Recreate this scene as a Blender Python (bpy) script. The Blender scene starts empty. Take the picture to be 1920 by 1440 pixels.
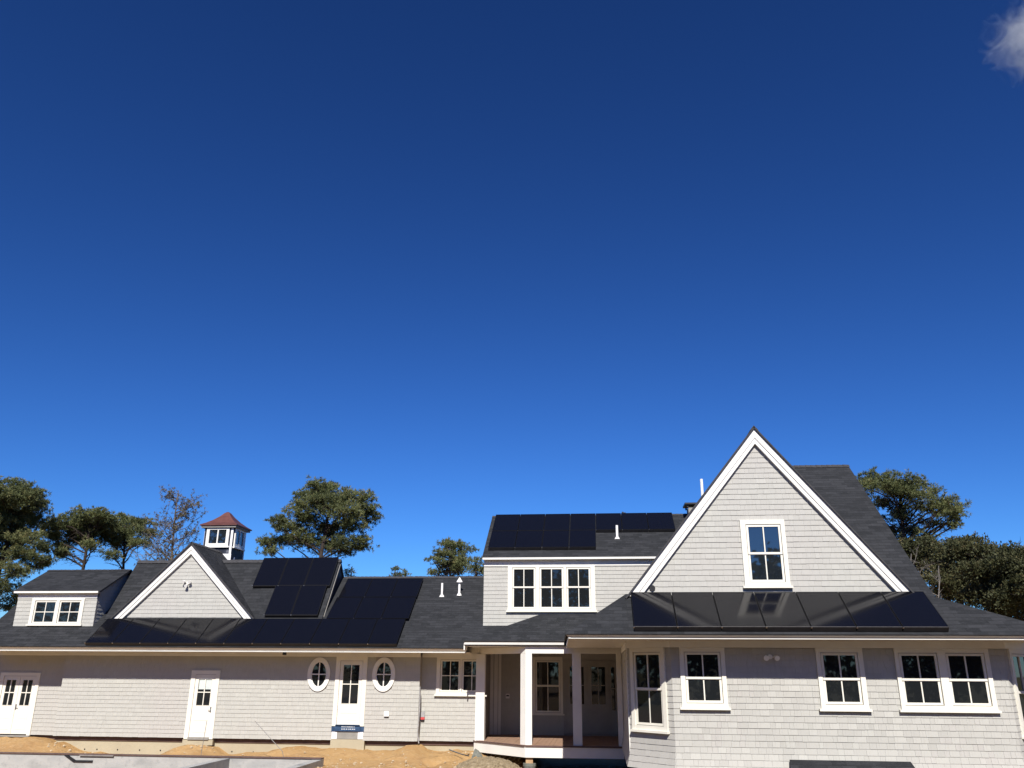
import bpy, math, random
from mathutils import Vector, Matrix
R = math.radians

# ------------------------------------------------------------------ camera, sky, sun, exposure
scene = bpy.context.scene
COL = scene.collection
cam_data = bpy.data.cameras.new("camera"); cam = bpy.data.objects.new("camera", cam_data); COL.objects.link(cam)
cam_data.sensor_width = 36.0; cam_data.lens = 36.0 * 1559 / 1920
cam_data.clip_start = 0.1; cam_data.clip_end = 6000
PITCH, YAW, ROLL = R(19.1), R(6.0), 0.007
fw = Vector((-math.sin(YAW) * math.cos(PITCH), math.cos(YAW) * math.cos(PITCH), math.sin(PITCH)))
rt = Vector((math.cos(YAW), math.sin(YAW), 0)); up = rt.cross(fw)
rt2 = rt * math.cos(ROLL) + up * math.sin(ROLL); up2 = up * math.cos(ROLL) - rt * math.sin(ROLL)
m = Matrix((rt2, up2, -fw)).transposed().to_4x4(); m.translation = Vector((0, 0, 2.2))
cam.matrix_world = m
scene.camera = cam
scene.cycles.volume_bounces = 5

SUN_EL, SUN_AZ = R(42), R(176)          # sun stands in front of the facade, a touch to its right
world = bpy.data.worlds.new("World"); scene.world = world; world.use_nodes = True
wn = world.node_tree; wn.nodes.clear()
wo = wn.nodes.new("ShaderNodeOutputWorld"); wb = wn.nodes.new("ShaderNodeBackground"); sky = wn.nodes.new("ShaderNodeTexSky")
sky.sky_type = 'NISHITA'; sky.sun_disc = False; sky.sun_elevation = SUN_EL; sky.sun_rotation = SUN_AZ
sky.altitude = 0; sky.air_density = 1.0; sky.dust_density = 0.0; sky.ozone_density = 10.0
wb.inputs['Strength'].default_value = 0.05
gm = wn.nodes.new("ShaderNodeGamma"); gm.inputs[1].default_value = 1.45                      # a deep, saturated late-winter blue over the whole dome
tm = wn.nodes.new("ShaderNodeMix"); tm.data_type = 'RGBA'; tm.blend_type = 'MULTIPLY'; tm.inputs[0].default_value = 1; tm.inputs[7].default_value = (.485, .618, .715, 1)
wn.links.new(sky.outputs[0], gm.inputs[0]); wn.links.new(gm.outputs[0], tm.inputs[6])
wn.links.new(tm.outputs[2], wb.inputs[0]); wn.links.new(wb.outputs[0], wo.inputs[0])
sd = bpy.data.lights.new("sun", 'SUN'); sd.energy = 5.0; sd.angle = R(0.5); sd.color = (1.0, 0.94, 0.85)
sun = bpy.data.objects.new("sun", sd); COL.objects.link(sun)
to_sun = Vector((math.sin(SUN_AZ) * math.cos(SUN_EL), math.cos(SUN_AZ) * math.cos(SUN_EL), math.sin(SUN_EL)))
sun.rotation_euler = to_sun.to_track_quat('Z', 'Y').to_euler(); sun.location = to_sun * 60
vs = scene.view_settings
vs.view_transform = 'Standard'; vs.look = 'None'; vs.gamma = 1; vs.exposure = 0.45; vs.use_curve_mapping = False

# ------------------------------------------------------------------ materials
MATS = {}
class N:
    def __init__(s, name):
        s.m = bpy.data.materials.new(name); s.m.use_nodes = True; s.t = s.m.node_tree; s.t.nodes.clear()
        s.out = s.t.nodes.new("ShaderNodeOutputMaterial"); s.b = s.t.nodes.new("ShaderNodeBsdfPrincipled")
        s.t.links.new(s.b.outputs[0], s.out.inputs[0]); MATS[name] = s.m
    def n(s, typ, **kw):
        x = s.t.nodes.new("ShaderNode" + typ)
        for k, v in kw.items():
            if k in x.inputs: x.inputs[k].default_value = v
            else: setattr(x, k, v)
        return x
    def l(s, a, b): s.t.links.new(a, b)
    def noise(s, scale, detail=4, co='Object', rough=.55, map_scale=None):
        tc = s.n("TexCoord"); x = s.n("TexNoise"); x.inputs['Scale'].default_value = scale
        x.inputs['Detail'].default_value = detail; x.inputs['Roughness'].default_value = rough
        if map_scale:
            mp = s.n("Mapping"); mp.inputs['Scale'].default_value = map_scale
            s.l(tc.outputs[co], mp.inputs[0]); s.l(mp.outputs[0], x.inputs['Vector'])
        else: s.l(tc.outputs[co], x.inputs['Vector'])
        return x.outputs['Fac']
    def ramp(s, fac, stops):
        r = s.n("ValToRGB"); cr = r.color_ramp
        while len(cr.elements) < len(stops): cr.elements.new(.5)
        for e, (p, c) in zip(cr.elements, stops): e.position = p; e.color = (*c, 1)
        s.l(fac, r.inputs[0]); return r.outputs[0]
    def mix(s, a, b, fac, mode='MIX'):
        x = s.n("Mix", data_type='RGBA', blend_type=mode)
        if isinstance(fac, (int, float)): x.inputs[0].default_value = fac
        else: s.l(fac, x.inputs[0])
        for i, v in ((6, a), (7, b)):
            if isinstance(v, tuple): x.inputs[i].default_value = (*v, 1)
            else: s.l(v, x.inputs[i])
        return x.outputs[2]
    def bump(s, h, strength=.3, dist=.01):
        b = s.n("Bump"); b.inputs['Strength'].default_value = strength; b.inputs['Distance'].default_value = dist
        s.l(h, b.inputs['Height']); s.l(b.outputs[0], s.b.inputs['Normal'])
    def set(s, col=None, rough=.6, spec=.4, metal=0):
        if col is not None:
            if isinstance(col, tuple): s.b.inputs['Base Color'].default_value = (*col, 1)
            else: s.l(col, s.b.inputs['Base Color'])
        s.b.inputs['Roughness'].default_value = rough; s.b.inputs['Specular IOR Level'].default_value = spec
        s.b.inputs['Metallic'].default_value = metal
        return s.m

def simple(name, a, b, scale=6, rough=.6, spec=.4, metal=0, bump=0, detail=4):
    k = N(name); f = k.noise(scale, detail); k.set(k.ramp(f, [(.3, a), (.7, b)]), rough, spec, metal)
    if bump: k.bump(f, bump, .01)
    return k.m

simple('white_paint', (.70, .695, .665), (.76, .755, .72), 2.5, .45)
simple('cream_paint', (.70, .685, .61), (.76, .74, .665), 2.0, .45)
k = N('wall_shingle')
at = k.n("Attribute", attribute_name='tint'); big = k.noise(.35, 3); fine = k.noise(9, 6, map_scale=(3, 3, .35))
c = k.mix((0.3784, 0.3782, 0.3545), (0.4521, 0.4531, 0.4242), at.outputs['Fac'])
c = k.mix(c, (0.4145, 0.3995, 0.3833), k.ramp(big, [(.42, (0, 0, 0)), (.62, (.55, .55, .55))]))
c = k.mix(c, (0.3223, 0.3187, 0.3005), k.ramp(fine, [(.5, (0, 0, 0)), (.85, (.55, .55, .55))]))
k.set(c, .75, .25); k.bump(fine, .25, .004)
simple('sheathing', (.30, .285, .27), (.36, .34, .32), 3, .8)
k = N('roof_shingle')
uv = k.n("UVMap"); br = k.n("TexBrick"); k.l(uv.outputs[0], br.inputs['Vector'])
br.inputs['Scale'].default_value = 1.0; br.inputs['Brick Width'].default_value = .31; br.inputs['Row Height'].default_value = .142
br.inputs['Mortar Size'].default_value = .006; br.inputs['Mortar Smooth'].default_value = .6; br.offset_frequency = 2; br.offset = .37
br.inputs['Color1'].default_value = (.0136, .0153, .018, 1); br.inputs['Color2'].default_value = (.032, .034, .039, 1); br.inputs['Mortar'].default_value = (.024, .025, .028, 1)
gr = k.noise(55, 3, 'UV'); bg = k.noise(.8, 4, 'UV')
c = k.mix(br.outputs['Color'], (.0595, .0595, .0638), k.ramp(gr, [(.5, (0, 0, 0)), (.8, (.6, .6, .6))]))
c = k.mix(c, (.0204, .0221, .0255), k.ramp(bg, [(.4, (0, 0, 0)), (.7, (.5, .5, .5))]))
md = k.noise(4.2, 7, 'UV', .7, map_scale=(1, 2.4, 1)); c = k.mix(c, (.0493, .0519, .0595), k.ramp(md, [(.5, (0, 0, 0)), (.70, (.5, .5, .5))]))
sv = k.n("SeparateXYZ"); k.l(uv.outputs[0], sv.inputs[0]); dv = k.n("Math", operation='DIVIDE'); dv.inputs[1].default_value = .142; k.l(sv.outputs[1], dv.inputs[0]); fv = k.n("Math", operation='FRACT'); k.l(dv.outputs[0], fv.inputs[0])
c = k.mix(c, (.0119, .0127, .0145), k.ramp(fv.outputs[0], [(.0, (.75, .75, .75)), (.16, (.0, .0, .0))]))  # shadow line of each shingle course painted into the colour
k.set(c, .9, .2)
h = k.n("Math", operation='ADD'); k.l(br.outputs['Fac'], h.inputs[0]); 
inv = k.n("Math", operation='MULTIPLY'); inv.inputs[1].default_value = -1.0; k.l(h.outputs[0], inv.inputs[0])
h2 = k.n("Math", operation='MULTIPLY_ADD'); k.l(gr, h2.inputs[0]); h2.inputs[1].default_value = .6; k.l(inv.outputs[0], h2.inputs[2])
k.bump(h2.outputs[0], .6, .012)
simple('roof_edge', (.03, .03, .033), (.05, .05, .055), 8, .8)
k = N('glass'); f = k.noise(1.1, 2); k.set((.012, .014, .016), .02, .6); k.b.inputs['IOR'].default_value = 1.55; k.bump(f, .05, .02)
k = N('coated_glass'); f = k.noise(1.1, 2); k.set((.012, .016, .022), .02, .9); k.b.inputs['IOR'].default_value = 1.75; k.bump(f, .04, .02)
k = N('panel_glass')
tc = k.n("TexCoord"); sx = k.n("SeparateXYZ"); k.l(tc.outputs['Object'], sx.inputs[0])
wv = k.n("Math", operation='MULTIPLY'); wv.inputs[1].default_value = 1 / .0262; k.l(sx.outputs[0], wv.inputs[0])
fr = k.n("Math", operation='FRACT'); k.l(wv.outputs[0], fr.inputs[0])
st = k.n("Math", operation='LESS_THAN'); st.inputs[1].default_value = .14; k.l(fr.outputs[0], st.inputs[0])
k.set(k.mix((.0032, .0036, .006), (.014, .014, .017), st.outputs[0]), .115, .5); k.b.inputs['IOR'].default_value = 1.45
simple('panel_frame', (.003, .003, .0035), (.006, .006, .007), 10, .5, .25)
simple('clamp_metal', (.5, .5, .5), (.6, .6, .6), 10, .35, .5, 1)
simple('copper_red', (.115, .045, .038), (.185, .075, .063), 3, .5, .5, .35, .1)
k = N('membrane'); f = k.noise(3.5, 5); k.set(k.ramp(f, [(.42, (.012, .016, .03)), (.6, (.028, .034, .055)), (.72, (.16, .17, .2))]), .6, .3)
k = N('house_wrap'); f = k.noise(5, 5); k.set(k.ramp(f, [(.35, (.70, .71, .76)), (.6, (.80, .80, .82)), (.8, (.5, .5, .58))]), .6, .3)
k = N('concrete'); f = k.noise(1.3, 7); g = k.noise(14, 5)
c = k.ramp(f, [(.3, (.2550, .2465, .2210)), (.55, (.3570, .3443, .3145)), (.75, (.3060, .2932, .2635))]); c = k.mix(c, (.2125, .2040, .1785), k.ramp(g, [(.55, (0, 0, 0)), (.75, (.5, .5, .5))])); k.set(c, .9, .2); k.bump(g, .3, .01)
k = N('pale_concrete'); f = k.noise(.9, 7, map_scale=(1, 1, 2)); g = k.noise(9, 6)
c = k.ramp(f, [(.3, (.2550, .2635, .2635)), (.5, (.3910, .3910, .3825)), (.7, (.3145, .3230, .3230))]); c = k.mix(c, (.1870, .1955, .2040), k.ramp(g, [(.55, (0, 0, 0)), (.8, (.6, .6, .6))])); k.set(c, .85, .25); k.bump(g, .3, .01)
k = N('foundation_wall'); f = k.noise(.8, 6); g = k.noise(12, 5)
c = k.ramp(f, [(.3, (.3570, .3145, .2295)), (.6, (.4165, .3740, .2720)), (.8, (.3230, .2805, .1870))]); c = k.mix(c, (.3060, .2550, .1700), k.ramp(g, [(.58, (0, 0, 0)), (.8, (.5, .5, .5))])); k.set(c, .9, .2); k.bump(g, .3, .01)
k = N('sand'); f = k.noise(.55, 8); g = k.noise(7, 6); h = k.noise(45, 4)
c = k.ramp(f, [(.3, (.42, .245, .10)), (.5, (.50, .32, .145)), (.7, (.44, .265, .12))]); c = k.mix(c, (.54, .39, .22), k.ramp(g, [(.5, (0, 0, 0)), (.75, (.7, .7, .7))])); c = k.mix(c, (.1700, .1020, .0510), k.ramp(h, [(.56, (0, 0, 0)), (.76, (.45, .45, .45))])); g2 = k.noise(2.2, 7, rough=.7); c = k.mix(c, (.2295, .1360, .0638), k.ramp(g2, [(.52, (0, 0, 0)), (.68, (.35, .35, .35))]))
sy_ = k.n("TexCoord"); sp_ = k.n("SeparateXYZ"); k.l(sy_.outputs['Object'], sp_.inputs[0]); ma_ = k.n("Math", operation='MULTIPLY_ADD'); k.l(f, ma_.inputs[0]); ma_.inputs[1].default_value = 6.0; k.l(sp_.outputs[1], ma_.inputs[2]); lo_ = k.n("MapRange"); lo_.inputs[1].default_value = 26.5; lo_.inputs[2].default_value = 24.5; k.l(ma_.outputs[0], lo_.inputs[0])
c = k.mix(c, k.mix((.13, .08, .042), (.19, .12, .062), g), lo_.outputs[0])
far = k.n("TexCoord"); ln = k.n("VectorMath", operation='LENGTH'); k.l(far.outputs['Object'], ln.inputs[0]); mr = k.n("MapRange"); mr.inputs[1].default_value = 40; mr.inputs[2].default_value = 60; k.l(ln.outputs['Value'], mr.inputs[0])
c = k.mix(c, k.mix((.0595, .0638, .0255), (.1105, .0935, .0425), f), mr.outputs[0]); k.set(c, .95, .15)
ad = k.n("Math", operation='ADD'); k.l(g, ad.inputs[0]); k.l(h, ad.inputs[1]); k.bump(ad.outputs[0], .9, .05)
simple('gravel', (.1700, .1318, .0808), (.3230, .2635, .1742), 9, .9, .2, 0, .2)
simple('stone', (.3570, .2805, .1785), (.5270, .4335, .3060), 9, .85, .2)
simple('deck_wood', (.2550, .1615, .1105), (.3570, .2338, .1658), 5, .7, .3)
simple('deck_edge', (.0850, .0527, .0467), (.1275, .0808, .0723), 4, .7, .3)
simple('fresh_lumber', (.3570, .2210, .1190), (.4590, .3060, .1700), 6, .7)
simple('pier_wrap', (.1020, .1148, .1020), (.2040, .2125, .1870), 9, .8)
simple('blue_tape', (.02, .045, .10), (.04, .085, .17), 12, .4)
simple('tape_print', (.45, .5, .56), (.62, .66, .7), 30, .5)
simple('shade_black', (.010, .010, .011), (.020, .019, .018), 5, .8)  # foundation coloured near black to stand in for the shade under the deck
simple('door_shade', (.30, .29, .27), (.36, .35, .32), 3, .5)  # white porch doors darkened to grey, porch shade put into the colour
simple('grey_board', (.22, .215, .2), (.28, .27, .25), 5, .8)
simple('black_plastic', (.012, .012, .014), (.022, .022, .025), 8, .45)
simple('grey_plastic', (.28, .28, .29), (.38, .38, .39), 8, .5)
simple('red_plastic', (.42, .05, .06), (.55, .08, .08), 8, .5)
simple('pvc_white', (.78, .78, .77), (.84, .84, .83), 5, .4)
simple('lamp_white', (.7, .7, .68), (.8, .8, .78), 8, .35)
simple('wire_grey', (.16, .15, .15), (.25, .24, .23), 8, .5, .5)
simple('bark', (.025, .020, .018), (.065, .052, .045), 4, .95, .1, 0, .4)
simple('twig_bark', (.085, .07, .055), (.18, .15, .12), 4, .95, .1)
simple('pale_bark', (.13, .12, .11), (.27, .25, .23), 4, .95, .1)
simple('pale_sheet', (.50, .56, .56), (.58, .63, .62), 3, .6)
def foliage(name, dark, mid, tip):
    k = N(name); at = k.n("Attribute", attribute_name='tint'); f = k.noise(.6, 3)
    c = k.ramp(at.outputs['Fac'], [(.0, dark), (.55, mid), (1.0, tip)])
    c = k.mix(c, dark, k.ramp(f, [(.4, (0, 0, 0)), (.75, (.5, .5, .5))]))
    k.set(c, .65, .25)
    tr = k.n("BsdfTranslucent"); k.l(c, tr.inputs[0]); mx = k.n("MixShader"); mx.inputs[0].default_value = .28
    k.l(k.b.outputs[0], mx.inputs[1]); k.l(tr.outputs[0], mx.inputs[2]); k.l(mx.outputs[0], k.out.inputs[0])
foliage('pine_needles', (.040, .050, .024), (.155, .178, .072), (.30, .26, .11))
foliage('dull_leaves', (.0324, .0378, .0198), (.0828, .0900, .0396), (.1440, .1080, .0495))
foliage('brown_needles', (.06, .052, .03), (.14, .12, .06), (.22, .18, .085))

# ------------------------------------------------------------------ mesh helpers
WORLD = {}                                 # world offset of every parent, so that parts can be modelled in world coordinates
class MB:
    def __init__(s): s.v = []; s.f = []; s.uv = None; s.tint = None
    def poly(s, pts): i = len(s.v); s.v += [tuple(p) for p in pts]; s.f.append(tuple(range(i, i + len(pts)))); return s
    def box(s, x0, x1, y0, y1, z0, z1):
        return s.hexa([(x0, y0, z0), (x1, y0, z0), (x1, y1, z0), (x0, y1, z0), (x0, y0, z1), (x1, y0, z1), (x1, y1, z1), (x0, y1, z1)])
    def hexa(s, p):
        i = len(s.v); s.v += [tuple(q) for q in p]
        s.f += [tuple(i + j for j in f) for f in ((3, 2, 1, 0), (4, 5, 6, 7), (0, 1, 5, 4), (1, 2, 6, 5), (2, 3, 7, 6), (3, 0, 4, 7))]; return s
    def prism(s, poly, vec):
        n = len(poly); i = len(s.v); vec = Vector(vec)
        s.v += [tuple(p) for p in poly] + [tuple(Vector(p) + vec) for p in poly]
        s.f.append(tuple(i + j for j in range(n))); s.f.append(tuple(i + n + j for j in reversed(range(n))))
        for j in range(n): a, b = i + j, i + (j + 1) % n; s.f.append((b, a, a + n, b + n))
        return s
    def tube(s, pts, rad, seg=8, cap=True):
        pts = [Vector(p) for p in pts]; rad = rad if isinstance(rad, (list, tuple)) else [rad] * len(pts); base = len(s.v)
        for k, p in enumerate(pts):
            d = (pts[min(k + 1, len(pts) - 1)] - pts[max(k - 1, 0)]).normalized()
            a = d.orthogonal().normalized() if abs(d.z) > .9 else d.cross(Vector((0, 0, 1))).normalized(); b = d.cross(a)
            for j in range(seg):
                t = 2 * math.pi * j / seg; s.v.append(tuple(p + (a * math.cos(t) + b * math.sin(t)) * rad[k]))
        for k in range(len(pts) - 1):
            for j in range(seg):
                a = base + k * seg + j; b = base + k * seg + (j + 1) % seg; s.f.append((a, b, b + seg, a + seg))
        if cap: s.f.append(tuple(base + j for j in reversed(range(seg)))); s.f.append(tuple(base + (len(pts) - 1) * seg + j for j in range(seg)))
        return s
    def ball(s, c, r, sy=1, sz=1, seg=8, ring=5):
        base = len(s.v); c = Vector(c)
        for i in range(ring + 1):
            t = math.pi * i / ring
            for j in range(seg):
                p = 2 * math.pi * j / seg; s.v.append(tuple(c + Vector((r * math.sin(t) * math.cos(p), r * sy * math.sin(t) * math.sin(p), r * sz * math.cos(t)))))
        for i in range(ring):
            for j in range(seg):
                a = base + i * seg + j; b = base + i * seg + (j + 1) % seg; s.f.append((a, a + seg, b + seg, b))
        return s
    def mesh(s, name, mat, smooth=False):
        me = bpy.data.meshes.new(name); me.from_pydata(s.v, [], s.f); me.materials.append(MATS[mat])
        if s.tint is not None:
            at = me.attributes.new('tint', 'FLOAT', 'POINT'); at.data.foreach_set('value', s.tint)
        if s.uv:
            O, U, V = s.uv; lay = me.uv_layers.new(name='UVMap')
            for lp in me.loops:
                p = Vector(me.vertices[lp.vertex_index].co) - O; lay.data[lp.index].uv = (p.dot(U), p.dot(V))
        if smooth: me.polygons.foreach_set('use_smooth', [True] * len(me.polygons))
        me.update(); return me
    def build(s, name, mat, parent=None, smooth=False):
        return place(name, s.mesh(name, mat, smooth), parent)
def place(name, me, parent=None, loc=(0, 0, 0)):
    o = bpy.data.objects.new(name, me); COL.objects.link(o); o.location = loc
    if parent is not None:
        o.parent = parent; o.matrix_parent_inverse = Matrix.Translation(-WORLD[parent.name])
    WORLD[o.name] = Vector(loc); return o
def empty(name, loc, parent=None):
    return place(name, None, parent, loc)
def tag(o, label=None, cat=None, group=None, kind=None):
    for k_, v_ in (('label', label), ('category', cat), ('group', group), ('kind', kind)):
        if v_: o[k_] = v_
    return o

class Frame:                                # a wall plane: u along it, n out of it
    def __init__(s, O, u, n): s.O = Vector(O); s.u = Vector(u).normalized(); s.n = Vector(n).normalized()
    def p(s, u, z, d=0): return s.O + s.u * u + s.n * d + Vector((0, 0, z))
    def box(s, mb, u0, u1, z0, z1, d0, d1):
        return mb.hexa([s.p(u0, z0, d1), s.p(u1, z0, d1), s.p(u1, z0, d0), s.p(u0, z0, d0), s.p(u0, z1, d1), s.p(u1, z1, d1), s.p(u1, z1, d0), s.p(u0, z1, d0)])
def front(Y): return Frame((0, Y, 0), (1, 0, 0), (0, -1, 0))
# ------------------------------------------------------------------ the house
house = tag(empty('house', (-6, 29.5, 0)), 'long pale grey shingled house with dark roofs, white trim and solar panels', 'house')
rnd = random.Random(11)
EXP = .133
SINGLE = []                                 # candidates for shingles built one by one
def shingles(wall, fr, u0, u1, z0, z1, holes=(), lo=None, hi=None, flare=0, single=False, seed=1, ext=(0, 0)):
    r = random.Random(seed); mb = MB(); mb.tint = []; rows = int(math.ceil((z1 - z0) / EXP))
    for k in range(rows):
        zb = z0 + k * EXP; ze = min(zb + EXP, z1); a, b = (lo(zb) if lo else u0), (hi(zb) if hi else u1)
        ex = .010 + .41 * flare * max(0, 1 - k / 4.) ** 1.6; a -= ex * ext[0]; b += ex * ext[1]
        if b - a < .05: continue
        iv = [(a, b)]
        for (ha, hb, ca, cb) in holes:
            if ze > ca and zb < cb:
                nx = []
                for (p, q) in iv:
                    if hb <= p or ha >= q: nx.append((p, q)); continue
                    if ha > p: nx.append((p, ha))
                    if hb < q: nx.append((hb, q))
                iv = nx
        fl = flare * max(0, 1 - k / 4.) ** 1.6; fl2 = flare * max(0, 1 - (k + 1) / 4.) ** 1.6
        for (p, q) in iv:
            x = p
            while x < q - .001:
                w = r.choice((.10, .13, .15, .17, .2, .23, .26)) * r.uniform(.9, 1.1)
                if q - (x + w) < .05: w = q - x
                j = r.uniform(-.003, .003); t = r.uniform(.013, .018); e = x + w - (.0025 if single else .0015)
                zt = min(ze + .012, z1)
                pts = [fr.p(x, zb + j, t + fl), fr.p(e, zb + j, t + fl), fr.p(e, zt, .003 + fl2), fr.p(x, zt, .003 + fl2), fr.p(x, zb + j, fl - .004), fr.p(e, zb + j, fl - .004)]
                tv = min(1, max(0, r.gauss(.5, .22 if single else .12)))
                one = MB() if (single and zb < 2.05) else mb
                i = len(one.v); one.v += [tuple(q_) for q_ in pts]
                one.f += [(i, i + 1, i + 2, i + 3), (i + 4, i + 5, i + 1, i), (i + 4, i, i + 3), (i + 1, i + 5, i + 2)]
                if one is mb: mb.tint += [tv] * 6
                else: one.tint = [tv] * 6; SINGLE.append((one, wall, Vector(pts[0]), mb))
                x += w
    return mb
def shingled_wall(fr, u0, u1, z0, z1, holes=(), flare=0, single=False, seed=1, depth=.15, zs=None, ext=(0, 0)):
    w = fr.box(MB(), u0, u1, z0, z1, -depth, -.006).build('wall', 'sheathing', house)
    mb = shingles(w, fr, u0, u1, zs if zs is not None else z0, z1, holes, flare=flare, single=single, seed=seed, ext=ext)
    PENDING.append((mb, w)); return w
PENDING = []
def trim(fr, u0, u1, z0, z1, d0, d1, name, mat='white_paint', parent=None):
    return fr.box(MB(), u0, u1, z0, z1, d0, d1).build(name, mat, parent or house)

def slab(pts, name='roof', thick=.07, mat='roof_shingle', parent=None, u=None):
    pts = [Vector(p) for p in pts]; n = Vector((0, 0, 0))
    for i in range(len(pts)):
        a, b = pts[i], pts[(i + 1) % len(pts)]; n += a.cross(b)
    n.normalize()
    if n.z < 0: n = -n; pts.reverse()
    mb = MB(); mb.prism(pts, -n * thick)
    U = Vector((-n.y, n.x, 0)) if (abs(n.x) + abs(n.y)) > .01 else Vector((1, 0, 0)); U.normalize(); V = n.cross(U)
    mb.uv = (Vector((0, 0, 0)), U, V)
    me = mb.mesh(name, mat); me.materials.append(MATS['roof_edge'])
    for i, p in enumerate(me.polygons):
        if i > 0: p.material_index = 1
    return place(name, me, parent or house)

def sash(fr, a, b, z0, z1, d, cols, rows, st, win, glass, mu=.028, name='sash', back=.007, paint='cream_paint'):
    """one glazed sash: outer frame, muntin bars and one pane per light; a..b, z0..z1 is the glass area"""
    f = MB(); dd = d
    fr.box(f, a - st, b + st, z1, z1 + st, back, dd); fr.box(f, a - st, b + st, z0 - st, z0, back, dd)
    fr.box(f, a - st, a, z0, z1, back, dd); fr.box(f, b, b + st, z0, z1, back, dd)
    w = (b - a - mu * (cols - 1)) / cols; h = (z1 - z0 - mu * (rows - 1)) / rows
    for i in range(1, cols): fr.box(f, a + i * w + (i - 1) * mu, a + i * (w + mu), z0, z1, back, dd - .006)
    for j in range(1, rows):
        for i in range(cols): fr.box(f, a + i * (w + mu), a + i * (w + mu) + w, z0 + j * h + (j - 1) * mu, z0 + j * (h + mu), back, dd - .006)
    f.build(name, paint, win)
    for i in range(cols):
        for j in range(rows):
            aa, zz = a + i * (w + mu), z0 + j * (h + mu); q = rnd.uniform(-.0012, .0012); q2 = rnd.uniform(-.0012, .0012)
            g = MB(); g.poly([fr.p(aa, zz, back + .002 + q), fr.p(aa + w, zz, back + .002 + q2), fr.p(aa + w, zz + h, back + .002 - q), fr.p(aa, zz + h, back + .002 - q2)])
            g.build('pane', glass, win)
def casing(fr, o0, o1, zo0, zo1, ops, d=.055, bottom=False, mat='cream_paint', name='window'):
    """flat boards o0..o1 x zo0..zo1 round one or more openings ops = [(a,b,z0,z1)]"""
    mb = MB(); zt = ops[0][3]; zb = ops[0][2]
    fr.box(mb, o0, o1, zt, zo1, 0, d)
    if bottom: fr.box(mb, o0, o1, zo0, zb, 0, d)
    us = [o0] + [x for op in ops for x in (op[0], op[1])] + [o1]
    for i in range(0, len(us), 2): fr.box(mb, us[i], us[i + 1], zb if bottom else zo0, zt, 0, d)
    return mb.build(name, mat, house)
def window(fr, units, gz0, gz1, o0, o1, ztop, zsill, rail=None, cols=2, rows=2, glass='glass', st=.05, sill_ext=.05, d=.06):
    """double-hung when rail is given (a bar between two sashes), else one casement sash per unit"""
    ops = [(a - st - .012, b + st + .012, gz0 - st - .012, gz1 + st + .012) for a, b in units]
    w = casing(fr, o0, o1, zsill + .05, ztop, ops, d)
    trim(fr, o0 - sill_ext, o1 + sill_ext, zsill, zsill + .05, -.004, d + .045, 'sill', 'cream_paint', w)
    zb = ops[0][2]
    if zb > zsill + .05: trim(fr, ops[0][0], ops[-1][1], zsill + .05, zb, 0, d - .004, 'subsill', 'cream_paint', w)
    for a, b in units:
        if rail:
            sash(fr, a, b, rail + .018, gz1, .042, cols, rows, st, w, glass)
            sash(fr, a, b, gz0, rail - .018 - .03, .022, cols, rows, st, w, glass)
        else: sash(fr, a, b, gz0, gz1, .034, cols, rows, st, w, glass)
    return w, [(op[0] - .02, op[1] + .02, op[2] - .02, op[3] + .02) for op in ops]

# ---- left wing: two planes, the middle stretch stands 0.3 m proud
P1, P0 = front(29.5), front(29.8)
# left double door
dd = casing(P0, -21.62, -20.09, -.02, 2.06, [(-21.47, -20.22, 0, 1.95)], .05, name='double_door')
def leaf(fr, door, a, b, z0, z1, g, cols=2, rows=2, d=.03, paint='cream_paint'):
    f = MB(); ga, gb, gz0, gz1 = g
    fr.box(f, a, b, z0, gz0, .004, d); fr.box(f, a, b, gz1, z1, .004, d); fr.box(f, a, ga, gz0, gz1, .004, d); fr.box(f, gb, b, gz0, gz1, .004, d)
    o = f.build('leaf', paint, door)
    for zz0, zz1 in ((z0 + .14, z0 + (gz0 - z0) * .5 - .03), (z0 + (gz0 - z0) * .5 + .03, gz0 - .14)):
        trim(fr, a + .1, b - .1, zz0, zz1, d - .001, d + .006, 'raised_panel', paint, door)
    sash(fr, ga + .012, gb - .012, gz0 + .012, gz1 - .012, d + .008, cols, rows, .012, door, 'glass', .03, 'glazing_bars', paint=paint)
    return o
leaf(P0, dd, -21.46, -20.845, .02, 1.94, (-21.36, -20.97, .95, 1.82)); leaf(P0, dd, -20.835, -20.23, .02, 1.94, (-20.72, -20.33, .95, 1.82))
hd = MB(); P0.box(hd, -20.825, -20.785, .82, 1.0, .03, .045); hd.tube([P0.p(-20.80, .9, .045), P0.p(-20.80, .9, .085), P0.p(-20.72, .9, .085)], .011, 6); hd.build('handle', 'clamp_metal', dd)
trim(P0, -21.62, -20.09, -.07, -.021, 0, .09, 'threshold', 'grey_board', dd)
h_dd = [(-21.5, -20.2, -.1, 1.97)]
# single door
d2 = casing(P1, -14.28, -13.25, -.03, 2.18, [(-14.12, -13.38, 0, 2.05)], .05, name='door')
leaf(P1, d2, -14.11, -13.39, .03, 2.04, (-14.0, -13.5, 1.03, 1.90))
hd = MB(); P1.box(hd, -13.46, -13.42, .82, 1.0, .03, .045); hd.tube([P1.p(-13.44, .9, .045), P1.p(-13.44, .9, .085), P1.p(-13.52, .9, .085)], .011, 6); hd.build('handle', 'clamp_metal', d2)
for a, b in ((-13.975, -13.772), (-13.728, -13.525)): trim(P1, a, b, 1.56, 1.87, .010, .013, 'pale_cover', 'pale_sheet', d2)  # pale sheets set over the upper door panes
trim(P1, -14.12, -13.38, -.05, .028, 0, .1, 'threshold', 'grey_board', d2)
trim(P1, -14.3, -13.23, -.22, -.052, -.05, .06, 'door_step', 'foundation_wall')
h_d2 = [(-14.15, -13.35, -.2, 2.07)]
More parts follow.
